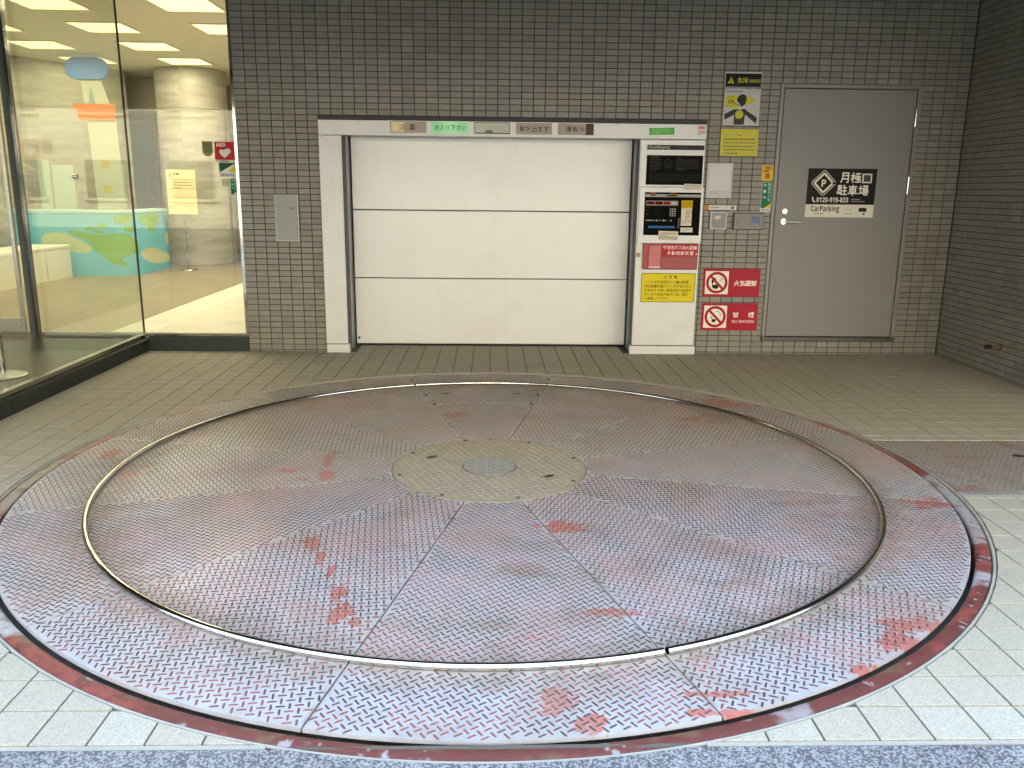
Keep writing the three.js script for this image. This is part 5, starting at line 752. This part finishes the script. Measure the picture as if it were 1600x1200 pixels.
{
  const s = thing('notice_stand', 'cream notice board on a thin pole in front of the round column', 'notice stand', [-2.68, LF, -6.12]);
  const bd = printed('board', s, -0.225, 0.225, 0.87, 1.55, 0.015, 0.012, (g, w, h) => { fill(g, '#e3d9ae', 0, 0, w, h); fill(g, '#efe4bc', 4, 4, w - 8, h * 0.2); fill(g, '#d9a860', 18, 22, 18, 30); rules(g, '#7c7456', 52, 24, w * 0.45, 1, 10, 12); rules(g, '#8c8464', 46, h * 0.28, w * 0.6, 3, 18, 6); for (const y of [0.22, 0.42, 0.62, 0.82]) fill(g, '#b5aa80', 0, h * y, w, 3); }, 450, 0.6);
  mesh('pole', bar(V(0, 0.01, 0), V(0, 1.52, 0), 0.011, 12), M.steelDull, s); mesh('foot', new THREE.CylinderGeometry(0.14, 0.15, 0.015, 32), M.steelDull, s, [0, 0.008, 0]); bd.userData.label = 'cream board with a few lines of print';
}
{
  const d = thing('blue_glass_door', 'bluish glass door in the back wall beside the round column', 'door', [-4.62, LF, -9.57]);
  box('frame', d, mat([0.22, 0.20, 0.16], 0.5), -0.30, -0.25, 0, 2.46, -0.02, 0.03); box('frame', d, mat([0.22, 0.20, 0.16], 0.5), 0.22, 0.29, 0, 2.46, -0.02, 0.03); box('frame', d, mat([0.22, 0.20, 0.16], 0.5), -0.249, 0.219, 2.39, 2.46, -0.02, 0.03); box('leaf', d, mat([0.13, 0.31, 0.46], 0.25), -0.248, 0.218, 0.01, 2.388, -0.018, 0.01, 0.003); box('push_bar', d, M.steelDull, 0.12, 0.14, 1.0, 1.5, 0.011, 0.03, 0.004);
}
{
  const s = thing('tower_standee', 'tall cardboard tower figure with blue oval top and orange band behind the counter', 'display figure', [-3.79, LF, -5.78]);
  const k = (px, py) => [(px - 134) * 0.0104, (432 - py) * 0.00905 - 0.02], poly = (pts, z, d) => { const sh = new THREE.Shape(); pts.forEach((q, i) => sh[i ? 'lineTo' : 'moveTo'](...q)); sh.closePath(); return new THREE.ExtrudeGeometry(sh, { depth: d, bevelEnabled: false }).translate(0, 0, z); };
  const pale = mat([0.55, 0.58, 0.47], 0.6);
  mesh('shaft', poly([k(122, 118), k(150, 118), k(166, 183), k(172, 432), k(132, 432), k(126, 183)], 0, 0.02), pale, s);
  const cap = new THREE.Shape(); const [x0, y0] = k(104, 118), [x1, y1] = k(162, 86), r = (y1 - y0) / 2; cap.absarc(x0 + r, y0 + r, r, Math.PI / 2, Math.PI * 1.5, false); cap.absarc(x1 - r, y0 + r, r, -Math.PI / 2, Math.PI / 2, false);
  mesh('oval_top', new THREE.ExtrudeGeometry(cap, { depth: 0.05, bevelEnabled: true, bevelSize: 0.01, bevelThickness: 0.01 }), mat([0.08, 0.24, 0.62], 0.5), s, [0, 0, 0.0]);
  mesh('orange_band', poly([k(108, 156), k(168, 157), k(166, 183), k(116, 182)], 0.021, 0.02), mat([0.72, 0.22, 0.045], 0.55), s);
  mesh('arrow_window', poly([k(131, 156), k(135, 128), k(140, 156)], 0.021, 0.006), mat([0.26, 0.38, 0.40], 0.5), s);
  for (const y of [252, 292]) { const [a, b] = k(141, y + 6), [c, d] = k(151, y - 5); mesh('yellow_tab', bx(a, c, b, d, 0.021, 0.024), mat([0.66, 0.50, 0.09], 0.6), s); }
}
[[-4.78, -4.60, 1.80, 'narrow pale turquoise partition panel left of the wide one'], [-4.57, -4.24, 1.72, 'wide pale turquoise partition panel behind the counter'], [-3.66, -3.46, 1.74, 'pale turquoise partition panel right of the tower figure']].forEach(([x0, x1, y, lab]) => { const p = thing('partition_panel', lab, 'partition', [(x0 + x1) / 2, LF, -5.95], 'pale partition panels behind the counter'); const w = (x1 - x0) / 2; box('sheet', p, mat([0.52, 0.66, 0.56], 0.45), -w, w, 0.02, y - LF, -0.01, 0.01, 0.004); box('edge_trim', p, mat([0.45, 0.40, 0.30], 0.5), w + 0.001, w + 0.025, 0.0, y - LF, -0.015, 0.015); });

renderer.render(scene, camera);
